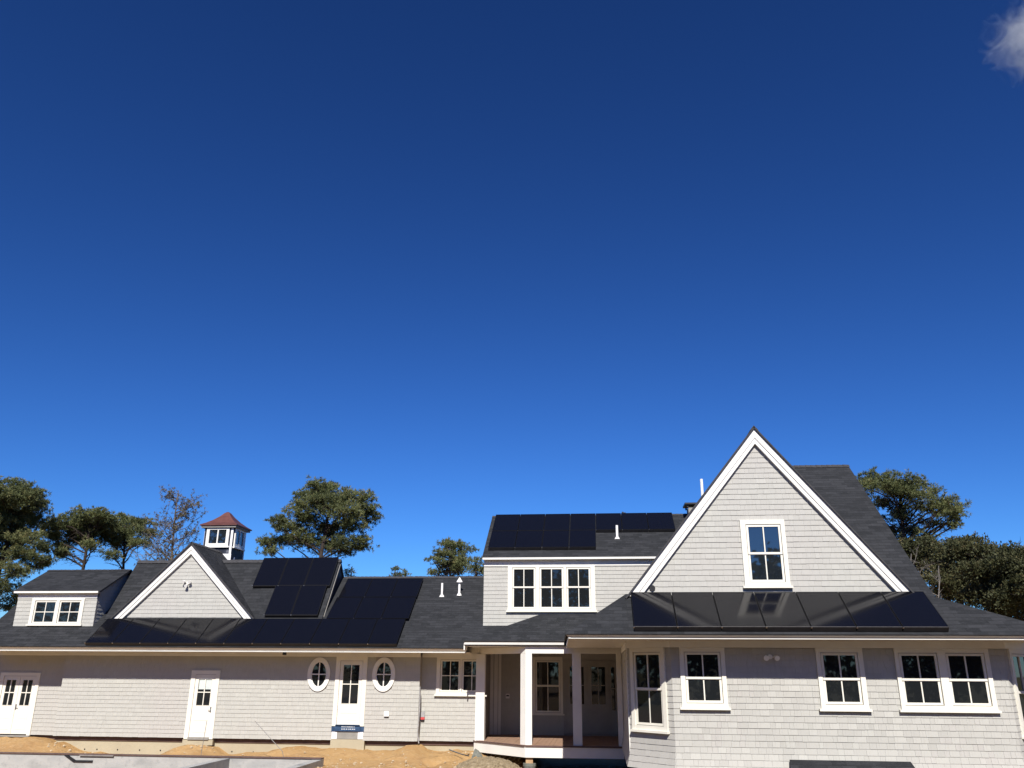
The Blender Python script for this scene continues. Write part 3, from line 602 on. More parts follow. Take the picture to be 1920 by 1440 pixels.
ridge_cap((-4.08, 31.92, zC(31.92)), (4.4, 31.92, zC(31.92)), .68, 4); ridge_cap((4.9, 26.5, zM(26.5)), (7.86, 26.5, zM(26.5)), .8, 5); ridge_cap((RX, 20.96, 8.178), (RX, 26.3, 8.178), 1.2, 6, .1); ridge_cap((GX, 29.52, GZ + .03), (GX, 32.0, GZ + .03), .98, 7, .1)

# ---- shingle objects: the 300 that show largest stand alone, the rest are joined per wall
eye = Vector((0, 0, 2.2))
def shown(s):
    me, w, p, mb = s; d = (p - eye).length; wd = (Vector(me.v[1]) - Vector(me.v[0])).length
    return (wd if p.z > .24 else 0) / (d * d)
SINGLE.sort(key=shown, reverse=True)
for i, (one, w, p, mb) in enumerate(SINGLE):
    if i < 300:
        one.v = [tuple(Vector(q) - p) for q in one.v]; place('shingle', one.mesh('shingle', 'wall_shingle'), w, p)
    else:
        k0 = len(mb.v); mb.v += one.v; mb.f += [tuple(k0 + a for a in f) for f in one.f]; mb.tint += one.tint
for mb, w in PENDING:
    tag(mb.build('shingles', 'wall_shingle', w), kind='stuff')

# ------------------------------------------------------------------ solar panels
ORD = ['first', 'second', 'third', 'fourth', 'fifth', 'sixth', 'seventh', 'eighth', 'ninth', 'tenth', 'eleventh']
def panel_proto(W, L):
    f = MB(); z0, z1, t = .085, .125, .012
    f.box(0, W, 0, t, z0, z1).box(0, W, L - t, L, z0, z1).box(0, t, t, L - t, z0, z1).box(W - t, W, t, L - t, z0, z1).box(.0, W, t, L - t, z0, z0 + .004)
    g = MB().box(t, W - t, t, L - t, z0 + .006, z1 - .004)
    s = MB().box(.004, W - .004, -.012, -.001, .015, z1 - .008)
    c = MB().box(-.014, .014, -.016, .004, z1 - .03, z1 + .006)
    rl = MB().box(.0, W, .25, .29, .03, .084).box(.0, W, L - .29, L - .25, .03, .084)
    et = MB().box(.0, W, .0, .006, z1 + .001, z1 + .003)  # grey strip stands in for the highlight along the panel's front edge
    return ([('highlight_strip', et.mesh('highlight_strip', 'wire_grey'))] if L > 1.46 else []) + [('frame', f.mesh('frame', 'panel_frame')), ('cell_glass', g.mesh('cell_glass', 'panel_glass')), ('mounting_rail', rl.mesh('mounting_rail', 'panel_frame')), ('clamp', c.mesh('clamp', 'clamp_metal')), ('skirt', s.mesh('skirt', 'black_plastic'))]
PR = {}
def panels(x0, n, W, L, y, z, slope, label, group, skirt=True, gap=.016):
    key = (W, L)
    if key not in PR: PR[key] = panel_proto(W - gap, L)
    for i in range(n):
        o = bpy.data.objects.new('solar_panel', None); COL.objects.link(o)
        o.location = (x0 + i * W, y, z); o.rotation_euler = (math.atan(slope), 0, 0)
        tag(o, label(i), 'solar panel', group)
        for nm, me in PR[key]:
            if nm == 'skirt' and not skirt: continue
            c_ = bpy.data.objects.new(nm, me); COL.objects.link(c_); c_.parent = o
def run(y, L, s): return y + L * math.cos(math.atan(s))
panels(.74, 7, .977, 1.47, 19.86, zR(19.86), SR, lambda i: 'glossy dark solar panel under the big right gable, %s from the left' % ORD[i], 'solar panels in a row below the big gable')
panels(-17.72, 11, .997, 1.44, 28.42, zA(28.42), SA, lambda i: 'black solar panel just above the left wing eave, %s from the left' % ORD[i], 'solar panels in the long row over the left wing eave')
yr = run(28.42, 1.44, SA) + .02
cols3 = ['left', 'middle', 'right']
panels(-9.62, 3, .99, 1.34, yr, zA(yr), SA, lambda i: 'black solar panel in the second row up beside the vent pipes, %s of three' % cols3[i], 'solar panels on the lower ridge of the left wing', False)
yr2 = run(yr, 1.34, SA) + .02
panels(-9.57, 3, .98, 1.28, yr2, zA(yr2), SA, lambda i: 'black solar panel in the top row beside the vent pipes, %s of three' % cols3[i], 'solar panels on the lower ridge of the left wing', False)
panels(-11.93, 2, .985, 1.39, 29.71, zB(29.71), 1.35, lambda i: 'black solar panel on the steep roof right of the cupola, lower row, %s one' % ['left', 'right'][i], 'solar panels on the steep roof beside the cupola')
panels(-12.82, 3, .985, 1.40, 30.52, zB(30.52), 1.35, lambda i: 'black solar panel on the steep roof right of the cupola, upper row, %s of three' % cols3[i], 'solar panels on the steep roof beside the cupola')
panels(-3.92, 4, .958, 1.30, 29.62, zC(29.62), .711, lambda i: 'black solar panel in the lower row above the triple window, %s from the left' % ORD[i], 'solar panels on the roof above the triple window')
yr = run(29.62, 1.30, .711) + .02
panels(-3.92, 7, .958, 1.38, yr, zC(yr), .711, lambda i: 'black solar panel in the ridge row above the triple window, %s from the left' % ORD[i], 'solar panels on the roof above the triple window')

# ------------------------------------------------------------------ small things on the walls
def flood(name, fr, u, z, label, heads, mat='lamp_white', d0=.02):
    o = tag(empty(name, tuple(fr.p(u, z, 0))), label, 'light')
    MB().tube([fr.p(u, z, d0 - .02), fr.p(u, z, d0 + .025)], .055, 12).build('base_plate', mat, o)
    for (du, dz) in heads:
        e = fr.p(u + du, z + dz, .11)
        MB().tube([fr.p(u, z, .03), fr.p(u + du * .5, z + dz * .5, .07), e], .012, 6).build('arm', mat, o)
        dirv = (fr.u * du * 1.5 + fr.n * .9 + Vector((0, 0, -.35))).normalized()
        MB().tube([e - dirv * .05, e, e + dirv * .07], [.03, .045, .062], 10).build('lamp_head', mat, o)
    return o
flood('flood_light', GL, -14.96, 5.18, 'white twin flood light high on the left gable', [(-.11, .06), (.11, .05), (0, -.09)])
flood('flood_light', RW, 3.87, 2.57, 'white twin flood light in the shade under the right eave', [(-.10, -.01), (.12, -.01)])
o = tag(empty('soffit_light', (-10.86, 29.1, 2.80)), 'small black light under the soffit left of the left oval window', 'light')
MB().tube([(-10.86, 29.1, 2.80), (-10.86, 29.1, 2.70)], [.06, .07], 12).build('housing', 'black_plastic', o); MB().tube([(-10.86, 29.1, 2.70), (-10.86, 29.1, 2.66)], [.025, .03], 10).build('bulb', 'lamp_white', o)
o = tag(empty('outlet_box', tuple(P1.p(-7.26, .83, 0))), 'white outlet box on the shingles below the right oval window', 'outlet box')
P1.box(MB(), -7.345, -7.175, .76, .92, .014, .06).build('cover', 'pvc_white', o); P1.box(MB(), -7.335, -7.185, .73, .76, .014, .05).build('flap', 'black_plastic', o)
o = tag(empty('switch_box', tuple(P0.p(-6.08, .72, 0))), 'small grey and red utility box beside the flexible conduit', 'utility box')
P0.box(MB(), -6.15, -6.01, .74, .90, .014, .07).build('housing', 'grey_plastic', o); P0.box(MB(), -6.145, -6.015, .66, .738, .014, .075).build('lever', 'red_plastic', o); P0.box(MB(), -6.14, -6.02, .61, .658, .014, .06).build('base', 'black_plastic', o)
mb = MB(); pts = []; rad = []
for i in range(90):
    t = i / 89; z = 1.72 - 1.78 * t; pts.append((-6.155 + .02 * math.sin(t * 5) + (.06 * max(0, t - .8) / .2), 29.44, z)); rad.append(.014 if i % 2 else .022)
tag(mb.tube(pts, rad, 8).build('flexible_conduit', 'grey_plastic'), 'grey ribbed flexible conduit hanging down the wall corner beside the utility box', 'conduit')
tag(MB().tube([(-12.44, 27.1, .68), (-12.47, 27.1, .2), (-12.53, 27.1, -.75)], .009, 6).build('wire_stake', 'wire_grey'), 'thin upright grey wire stake in front of the single white door', 'stake')
tag(MB().tube([(-10.88, 27.1, .70), (-10.36, 27.1, .24), (-9.9, 27.1, -.16), (-9.7, 27.1, -.75)], .009, 6).build('wire_stake', 'wire_grey'), 'thin leaning grey wire stake between single door and left oval window', 'stake')

# ------------------------------------------------------------------ ground
def lerp(pts, x):
    if x <= pts[0][0]: return pts[0][1]
    for (a, va), (b, vb) in zip(pts, pts[1:]):
        if x <= b: t = (x - a) / (b - a); t = t * t * (3 - 2 * t); return va + (vb - va) * t
    return pts[-1][1]
PROF = [(-40, -.1), (-24, -.02), (-20.8, -.08), (-19.6, -.10), (-18.8, -.22), (-17.6, -.52), (-15.8, -.62), (-14.55, -.54), (-14.2, -.24), (-13.2, -.24), (-12.6, -.5), (-11.6, -.42), (-10.3, -.24), (-9, -.27), (-7.9, -.29), (-6.95, -.28), (-6.4, -.11), (-6.15, -.13), (-5.8, -.33), (-4.3, -.31), (-3.6, -.45), (-2.75, -.62), (-2.2, -1.15), (.8, -1.15), (1.4, -.7), (12, -.6), (40, -.5)]
from mathutils import noise as mn
POOL = (-26.5, -8.62, 14.0, 26.62)
def ground_z(x, y):
    w = lerp(PROF, x)
    if y > 29.3: h = w if y < 36 else w + (-.5 - w) * min(1, (y - 36) / 4)
    else:
        t = max(0, min(1, (y - 26.8) / 2.5)); t = t * t * (3 - 2 * t); h = -.50 + (w + .50) * t
        if -2.75 < x < 1.4 and y > 22: h = min(h, lerp([(-2.75, -.6), (-2.2, -1.15), (.8, -1.15), (1.4, -.6)], x) * min(1, (y - 22) / 3) + -.6 * (1 - min(1, (y - 22) / 3)))
    if y < 14: h += 1.05 * max(0, min(1, (14 - y) / 9)) * max(0, 1 - abs(x) / 30)
    near = max(0, 1 - max(0, abs(x + 6) - 25) / 20) * max(0, 1 - max(0, abs(y - 22) - 14) / 10)
    h += near * (.07 * mn.noise((x * .9, y * .9, 3.1)) + .055 * mn.noise((x * 2.7, y * 2.7, 8.)) + .035 * mn.noise((x * 6, y * 6, 1.)) + .02 * abs(mn.noise((x * 13, y * 13, 2.))))
    tq = ((x + 4.35) * -.46 + (y - 28.9) * -.89); dq = abs((x + 4.35) * -.89 + (y - 28.9) * .46 + .12 * math.sin(tq * 3))
    if 0 < tq < 3.2: h -= .17 * max(0, 1 - dq / .32) - .06 * max(0, 1 - abs(dq - .45) / .2)
    if y > 45 or abs(x) > 45: h += .5 * mn.noise((x * .02, y * .02, 0))
    if POOL[0] < x < POOL[1] and POOL[2] < y < POOL[3]: h = -1.85
    return h
def axis(lo, hi, step, far, extra=()):
    a = []; v = lo
    while v < hi: a.append(v); v += step
    a += list(extra); s = step; v = hi
    while v < far: a.append(v); s *= 1.35; v += s
    s = step; v = lo
    while v > -far: s *= 1.35; v -= s; a.append(v)
    return sorted(set(round(q, 3) for q in a))
gx = axis(-26.7, 8, .2, 2500, (-8.66, -8.58)); gy = axis(21, 31, .16, 2500, (26.59, 26.66))
mb = MB(); nx = len(gx)
for y in gy:
    for x in gx: mb.v.append((x, y, ground_z(x, y)))
for j in range(len(gy) - 1):
    for i in range(nx - 1): a = j * nx + i; mb.f.append((a, a + 1, a + 1 + nx, a + nx))
tag(mb.build('ground', 'sand', smooth=True), kind='structure')
# loose stones and the gravel heap
rs = random.Random(4); mb = MB()
for i in range(300):
    x, y = rs.uniform(-19, -2.9), rs.uniform(26.8, 29.3)
    if rs.random() < .6: x, y = rs.uniform(-8.4, -3), rs.uniform(25.9, 27.6)
    s_ = rs.choice((.010, .014, .018, .022, .03, .045)) * rs.uniform(.7, 1.2); mb.ball((x, y, ground_z(x, y) + s_ * .3), s_, rs.uniform(.7, 1.1), rs.uniform(.5, .8), 6, 4)
for i in range(34):
    x = rs.choice((rs.uniform(-14.5, -12.9), rs.uniform(-18.9, -17.2), rs.uniform(-5.2, -3.4))); y = rs.uniform(28.6, 29.4); s_ = rs.uniform(.025, .06); mb.ball((x, y, ground_z(x, y) + s_ * .3), s_, rs.uniform(.7, 1.1), rs.uniform(.5, .9), 6, 4)
tag(mb.build('stones', 'stone'), 'pale stones strewn over the orange sand before the left wing', 'stones', kind='stuff')
mb = MB()
def heap_z(x, y): 
    q = ((x + 3.45) / 1.05) ** 2 + ((y - 26.7) / .9) ** 2
    return -.56 + .36 * max(0, 1 - q) ** .8 + .02 * mn.noise((x * 6, y * 6, 0))
for j in range(25):
    for i in range(29): x, y = -4.65 + i * .085, 25.7 + j * .085; mb.v.append((x, y, heap_z(x, y) - (.0 if heap_z(x, y) > -.52 else .15)))
for j in range(24):
    for i in range(28): a = j * 29 + i; mb.f.append((a, a + 1, a + 30, a + 29))
for i in range(900):
    x, y = rs.uniform(-4.5, -2.4), rs.uniform(25.75, 27.6); z = heap_z(x, y)
    if z > -.52: s_ = rs.uniform(.014, .04); mb.ball((x, y, z), s_, rs.uniform(.7, 1.2), .8, 5, 3)
tag(mb.build('gravel_heap', 'gravel'), 'low heap of grey brown gravel in front of the porch', 'gravel', kind='stuff')
mb = MB(); mb.hexa([(-4.30, 28.75, -.55), (-3.75, 28.6, -.62), (-3.70, 28.95, -.62), (-4.25, 29.0, -.5), (-4.16, 28.82, -.16), (-4.05, 28.8, -.2), (-4.03, 28.9, -.2), (-4.14, 28.92, -.14)])
tag(mb.build('fabric_scrap', 'pier_wrap'), 'crumpled grey green fabric poking up at the porch corner', 'fabric')
tag(MB().tube([(-4.95, 28.6, -.16), (-4.7, 28.6, -.24), (-4.5, 28.6, -.30), (-4.3, 28.65, -.34)], .02, 6).build('black_cable', 'black_plastic'), 'short black cable lying on sand left of the porch', 'cable')
# unfinished concrete basin at the lower left
pool = tag(empty('concrete_basin', (-15, 26.6, -1.8)), 'unfinished pale concrete basin walls sunk in the sand before the left wing', 'concrete wall')
mb = MB().box(-26.6, -8.45, 26.5, 26.74, -2, -.31)
mb.build('far_wall', 'pale_concrete', pool)
MB().box(-26.6, -8.45, 26.47, 26.76, -.309, -.285).build('edge_strip', 'deck_edge', pool)
MB().prism([(-16.62, 26.46, -.312), (-16.5, 26.46, -.312), (-16.22, 26.46, -.455), (-15.66, 26.46, -.455), (-15.66, 26.46, -.505), (-16.28, 26.46, -.505)], (0, .039, 0)).build('notch_outline', 'black_plastic', pool)  # black strip draws the notch edges on the flat wall
MB().box(-16.1, -15.0, 26.44, 26.47, -.335, -.30).build('tie_strap', 'wire_grey', pool)
MB().box(-8.72, -8.45, 14.2, 26.499, -2, -.33).build('side_wall', 'pale_concrete', pool)
MB().box(-11.55, -11.3, 15.0, 26.499, -2, -.33).build('inner_wall', 'pale_concrete', pool)
MB().box(-26.6, -8.45, 13.9, 14.199, -2, -.33).build('near_wall', 'pale_concrete', pool)
# ------------------------------------------------------------------ trees
T_C = [(-17.2,49.2,12.9,0.72,0.55),(-16.7,50.1,12.9,0.77,0.51),(-15.2,49.6,12.3,0.93,0.5),(-14.4,50.3,12.1,0.77,0.63),(-18.1,50.4,12.3,0.87,0.6),(-16.4,48.6,11.7,1.08,0.65),(-15.2,48.4,11.2,0.9,0.57),(-14.4,51.1,11.4,0.69,0.47),(-18.3,49.2,11.5,0.68,0.46),(-19.6,49.1,10.7,0.51,0.41),(-19.6,51.6,10.8,0.79,0.51),(-17.7,49.9,10.9,0.85,0.5),(-16.8,51.1,10.5,0.95,0.5),(-15.2,49.9,10.5,0.84,0.45),(-14.4,50.4,9.6,0.76,0.37),(-14.9,48.9,9.5,0.82,0.32),(-20.3,50.4,9.6,0.69,0.41),(-19.5,51.2,9.9,0.78,0.42),(-18.1,50.1,9.9,0.76,0.49),(-17.3,50.8,9.5,0.85,0.41),(-16.1,50.5,9.3,0.68,0.33),(-19.7,48.6,8.9,0.41,0.24),(-15.3,50.8,9.2,0.51,0.2)]
T_L1 = [(-35.4,46.3,12.6,0.78,0.5),(-33.6,45.4,12.1,0.59,0.48),(-34.4,44.5,11.8,0.75,0.63),(-34.3,47.2,12.0,0.52,0.5),(-34.3,45.9,11.5,1.1,0.65),(-35.6,46.7,10.9,0.95,0.73),(-34.4,47.2,10.9,0.78,0.49),(-33.6,46.7,11.4,0.39,0.33),(-35.4,47.3,10.0,0.95,0.57),(-33.1,45.7,9.4,0.75,0.43),(-35.4,47.0,8.9,0.77,0.64),(-33.3,45.8,8.5,0.83,0.46),(-33.5,47.4,9.1,0.51,0.32),(-33.5,47.2,8.1,0.59,0.31),(-33.0,44.7,7.4,0.72,0.37),(-33.5,44.8,6.6,0.72,0.52),(-35.3,45.1,10.1,1.0,1.57),(-37.4,47.5,12.1,0.8,0.84),(-33.7,45.8,5.8,0.57,0.45)]
T_L2 = [(-35.2,50.4,11.0,0.55,0.35),(-33.9,49.4,11.0,0.54,0.34),(-33.4,50.0,11.4,0.64,0.43),(-32.4,49.6,11.4,0.63,0.43),(-31.6,49.5,11.4,0.72,0.43),(-31.3,50.3,11.1,0.54,0.39),(-34.0,50.3,10.7,0.91,0.43),(-33.0,51.3,10.9,1.01,0.52),(-34.7,50.6,10.2,0.73,0.39),(-33.8,51.4,10.2,0.83,0.43),(-32.2,51.1,10.4,0.73,0.39),(-35.5,51.6,9.5,0.65,0.43),(-33.9,50.5,9.3,0.54,0.3),(-31.2,48.9,9.5,0.52,0.25)]
T_L3 = [(-32.2,53.2,11.6,0.57,0.41),(-31.8,53.5,11.5,0.57,0.45),(-30.9,53.3,11.4,0.57,0.45),(-31.7,52.2,10.7,0.74,0.44),(-30.8,52.7,10.8,0.84,0.44),(-29.1,51.1,10.5,0.41,0.34),(-32.3,53.1,10.1,0.57,0.27),(-30.8,52.2,10.1,0.65,0.26),(-29.4,51.3,9.8,0.54,0.26),(-30.9,50.6,9.1,0.54,0.21)]
T_S1 = [(-9.6,53.1,9.8,0.52,0.34),(-8.9,53.6,9.7,0.52,0.38),(-9.5,50.7,8.9,0.49,0.32),(-9.2,53.0,9.1,0.77,0.42),(-8.4,51.7,8.7,0.42,0.33),(-9.9,50.9,8.6,0.5,0.24),(-9.3,51.3,8.3,0.66,0.32),(-8.9,52.9,8.3,0.51,0.25),(-10.3,53.2,8.2,0.43,0.21)]
T_S2 = [(-7.1,48.5,8.1,0.39,0.27),(-7.6,50.4,7.9,0.49,0.28),(-6.8,48.5,7.8,0.47,0.3)]
T_S3 = [(-13.2,54.7,8.4,0.36,0.24),(-12.5,53.5,8.1,0.26,0.17),(-13.5,55.2,8.2,0.27,0.17)]
T_S4 = [(-16.8,55.5,8.5,0.23,0.16),(-16.4,54.0,8.0,0.22,0.15)]
T_R = [(13.8,43.6,11.7,0.44,0.26),(13.7,41.4,11.2,0.47,0.3),(13.0,40.6,10.6,0.5,0.29),(14.2,42.3,11.0,0.43,0.3),(14.7,40.5,10.9,0.41,0.29),(14.6,41.0,10.6,0.5,0.29),(15.5,41.7,10.9,0.42,0.3),(16.2,42.4,10.8,0.33,0.25),(14.1,40.9,10.4,0.55,0.24),(15.0,40.5,10.1,0.5,0.24),(14.1,43.2,10.4,0.48,0.25),(16.2,41.4,9.9,0.46,0.29),(17.6,43.5,10.2,0.33,0.25),(17.2,43.3,9.8,0.57,0.25),(15.8,41.6,9.8,0.46,0.24),(17.3,41.9,9.4,0.32,0.24),(14.8,42.1,9.6,0.51,0.22),(14.5,42.5,9.5,0.38,0.2),(13.8,42.3,9.4,0.24,0.15),(17.1,42.2,9.1,0.46,0.14),(16.2,42.4,9.1,0.42,0.15),(14.8,43.4,9.0,0.43,0.25),(15.0,42.0,8.7,0.46,0.17),(15.7,41.8,8.4,0.37,0.17),(14.3,42.7,8.5,0.38,0.29)]
T_G1 = [(14.2,39.2,7.7,0.56,0.27),(13.8,39.4,7.4,0.6,0.4),(15.2,41.5,7.6,0.63,0.42),(14.2,40.1,6.9,0.52,0.4),(14.7,40.2,6.8,0.52,0.45)]
T_G2 = [(14.5,36.4,7.3,0.47,0.25),(15.4,37.7,7.4,0.45,0.3),(14.9,38.3,7.3,0.5,0.34),(14.7,36.5,6.9,0.59,0.41),(14.8,38.4,6.7,0.58,0.47),(15.4,38.4,6.4,0.66,0.51),(14.1,36.6,5.9,0.59,0.44),(15.4,38.4,5.8,0.65,0.51),(14.6,37.9,5.4,0.65,0.37)]
T_G3 = [(15.6,36.6,7.3,0.43,0.25),(15.6,35.5,7.0,0.42,0.24),(15.5,36.7,6.8,0.51,0.37),(16.1,36.8,6.7,0.51,0.41),(14.5,34.5,6.0,0.55,0.42),(15.1,34.6,5.9,0.51,0.42),(15.5,36.6,5.7,0.62,0.44),(16.3,37.5,5.5,0.59,0.45),(14.7,35.2,5.0,0.6,0.34)]
T_G4 = [(15.3,33.9,6.6,0.4,0.23),(15.9,34.3,6.5,0.4,0.23),(15.9,33.4,6.4,0.35,0.26),(15.2,33.6,6.1,0.5,0.37),(15.6,33.4,5.9,0.49,0.37),(16.1,33.6,6.1,0.43,0.44),(15.5,34.3,5.6,0.54,0.41),(15.6,33.4,5.4,0.53,0.4),(15.2,33.6,5.0,0.56,0.4),(16.3,34.9,5.0,0.58,0.41),(15.7,32.5,5.3,0.44,0.71),(15.1,34.2,4.7,0.72,0.44),(15.8,34.8,4.4,0.72,0.45)]
def tree(name, label, blobs, base, top, leaf='pine_needles', kind='pine', dens=1.0, group=None, seed=1, trunk_r=.2, bark='bark', limbs=True, leafs=.2, fill=0):
    r = random.Random(seed); bx, by = base; gz = -.6
    o = tag(empty(name, (bx, by, gz)), label, 'tree', group)
    tp = []
    for i in range(9):
        t = i / 8; tp.append(Vector((bx + (top[0] - bx) * t ** 1.3 + .12 * math.sin(t * 6 + seed), by + (top[1] - by) * t + .1 * math.cos(t * 5 + seed), gz + (top[2] - gz) * t)))
    wood = MB(); wood.tube(tp, [trunk_r * (1 - .75 * i / 8) for i in range(9)], 8)
    def on_trunk(z):
        z = max(tp[0].z, min(tp[-1].z, z))
        for a, b in zip(tp, tp[1:]):
            if a.z <= z <= b.z: return a.lerp(b, (z - a.z) / (b.z - a.z))
        return tp[-1].copy()
    cr = MB(); cr.tint = []
    def tuft(p, d, s, tone):
        nb = 15 if kind == 'pine' else 7
        for q in range(nb):
            v = Vector((r.gauss(0, 1), r.gauss(0, 1), r.gauss(0, 1))).normalized() * .95 + d * .75; v.normalize()
            sd_ = v.cross(Vector((r.gauss(0, 1), r.gauss(0, 1), r.gauss(0, 1)))).normalized()
            Ls = s * r.uniform(.7, 1.2); w = Ls * (.17 if kind == 'pine' else .42); i = len(cr.v)
            if kind == 'pine':
                m_ = p + v * Ls * .45
                cr.v += [tuple(p + v * Ls * .08), tuple(m_ + sd_ * w * .5), tuple(p + v * Ls), tuple(m_ - sd_ * w * .5)]
            else:
                m_ = p + v * Ls * .8
                cr.v += [tuple(p + v * Ls * .35), tuple(m_ + sd_ * w * .5), tuple(p + v * Ls * 1.2), tuple(m_ - sd_ * w * .5)]
            cr.f.append((i, i + 1, i + 2, i + 3)); tt = min(1, max(0, tone + r.gauss(0, .12))); cr.tint += [tt * .75, tt, min(1, tt * 1.15), tt]
    if kind == 'pine' and fill:
        blobs = list(blobs)
        for (cx, cy, cz, rx, rz) in list(blobs):
            for q in range(fill): blobs.append((cx + r.uniform(-.8, .8) * rx, cy + r.uniform(-1, 1), cz + r.uniform(-.9, .25) * rz, rx * .8, rz * .75))
    for (cx, cy, cz, rx, rz) in blobs:
        c = Vector((cx, cy, cz)); ry = rx * .8 + .35
        if limbs:
            hd = math.hypot(cx - bx, cy - by); s0 = on_trunk(cz - .25 - hd * r.uniform(.25, .6))
            mid = s0.lerp(c, .55) + Vector((r.uniform(-.2, .2), r.uniform(-.2, .2), r.uniform(-.15, .25)))
            rr = .022 + .011 * min(3, (c - s0).length)
            wood.tube([s0, s0.lerp(mid, .5) + Vector((0, 0, r.uniform(-.1, .1))), mid, c - Vector((0, 0, rz * .4)), c + Vector((r.uniform(-rx, rx) * .4, 0, rz * .3))], [rr, rr * .85, rr * .65, rr * .45, rr * .2], 6)
            for q in range(4 if kind == 'pine' else 2):
                a_ = s0.lerp(mid, r.uniform(.3, 1)); dv = Vector((r.gauss(0, 1), r.gauss(0, .8), r.uniform(-.5, .5))).normalized() * r.uniform(.5, 1.1); b_ = a_ + dv; wood.tube([a_, a_.lerp(b_, .5) + Vector((0, 0, r.uniform(-.1, .1))), b_], [.014, .009, .004], 4, False)
                for q2 in range(3): e_ = a_.lerp(b_, r.uniform(.3, .9)); wood.tube([e_, e_ + Vector((r.gauss(0, .25), r.gauss(0, .25), r.uniform(-.1, .3)))], [.008, .003], 3, False)
        tone0 = r.uniform(.30, .58)
        nt = int(dens * 250 * rx * rz / .5 * (.5 + .5 * min(1, ry)))
        tw = []
        for q in range(max(5, nt // 14)):
            v = Vector((r.gauss(0, 1), r.gauss(0, 1), r.gauss(.25, .8))).normalized(); rad = r.uniform(.55, 1.0)
            e = c + Vector((v.x * rx * rad, v.y * ry * rad, v.z * rz * rad)); tw.append((e, v))
            s1 = c + Vector((v.x * rx * .15, v.y * ry * .15, -rz * .4)); wood.tube([s1, s1.lerp(e, .55) - Vector((0, 0, .04)), e], [.014, .010, .005], 4, False)
        for q in range(nt):
            e, v = r.choice(tw)
            p = e + Vector((r.gauss(0, .22), r.gauss(0, .22), r.gauss(0, .12))) * min(1.3, .55 + rx * .6)
            hgt = (p.z - cz) / max(.2, rz)
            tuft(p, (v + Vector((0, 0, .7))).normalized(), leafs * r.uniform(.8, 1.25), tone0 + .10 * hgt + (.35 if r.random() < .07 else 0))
    wood.build('trunk', bark, o); cr.build('crown', leaf, o)
    return o
GP = 'pines behind the house'
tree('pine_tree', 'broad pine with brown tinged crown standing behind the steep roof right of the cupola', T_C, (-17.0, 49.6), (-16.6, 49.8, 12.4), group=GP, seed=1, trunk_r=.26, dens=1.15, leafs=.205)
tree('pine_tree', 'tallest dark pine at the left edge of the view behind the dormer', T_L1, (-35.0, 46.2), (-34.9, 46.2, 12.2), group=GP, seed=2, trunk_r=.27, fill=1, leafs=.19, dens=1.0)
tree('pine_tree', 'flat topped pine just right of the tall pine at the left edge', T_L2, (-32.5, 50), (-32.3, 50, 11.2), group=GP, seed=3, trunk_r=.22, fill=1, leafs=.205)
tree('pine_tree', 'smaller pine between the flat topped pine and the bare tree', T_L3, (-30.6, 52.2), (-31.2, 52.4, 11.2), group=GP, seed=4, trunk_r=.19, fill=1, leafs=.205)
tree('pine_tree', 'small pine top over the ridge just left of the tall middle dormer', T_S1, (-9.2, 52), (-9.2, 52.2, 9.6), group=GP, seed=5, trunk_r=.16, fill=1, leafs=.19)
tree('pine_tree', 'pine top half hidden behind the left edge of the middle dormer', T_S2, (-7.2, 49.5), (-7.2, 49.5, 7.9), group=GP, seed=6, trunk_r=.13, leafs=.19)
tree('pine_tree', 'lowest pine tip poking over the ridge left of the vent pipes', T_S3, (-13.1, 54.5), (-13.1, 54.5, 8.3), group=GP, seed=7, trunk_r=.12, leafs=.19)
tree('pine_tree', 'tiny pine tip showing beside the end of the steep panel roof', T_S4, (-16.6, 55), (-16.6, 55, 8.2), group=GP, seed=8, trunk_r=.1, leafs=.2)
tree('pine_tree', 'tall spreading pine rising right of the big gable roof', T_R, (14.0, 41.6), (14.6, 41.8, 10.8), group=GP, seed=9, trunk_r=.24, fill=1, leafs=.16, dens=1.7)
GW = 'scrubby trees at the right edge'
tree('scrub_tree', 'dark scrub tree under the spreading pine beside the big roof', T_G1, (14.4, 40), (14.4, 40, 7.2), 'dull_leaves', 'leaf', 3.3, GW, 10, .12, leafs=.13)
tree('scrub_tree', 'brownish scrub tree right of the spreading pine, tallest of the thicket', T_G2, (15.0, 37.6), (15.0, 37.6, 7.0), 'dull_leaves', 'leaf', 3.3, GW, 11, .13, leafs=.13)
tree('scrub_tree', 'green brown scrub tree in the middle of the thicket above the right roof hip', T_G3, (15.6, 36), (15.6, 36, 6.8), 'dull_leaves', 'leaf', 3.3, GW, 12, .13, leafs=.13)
tree('scrub_tree', 'olive scrub tree cut by the right edge of the view', T_G4, (15.8, 33.8), (15.8, 33.8, 6.2), 'dull_leaves', 'leaf', 3.3, GW, 13, .13, leafs=.13)

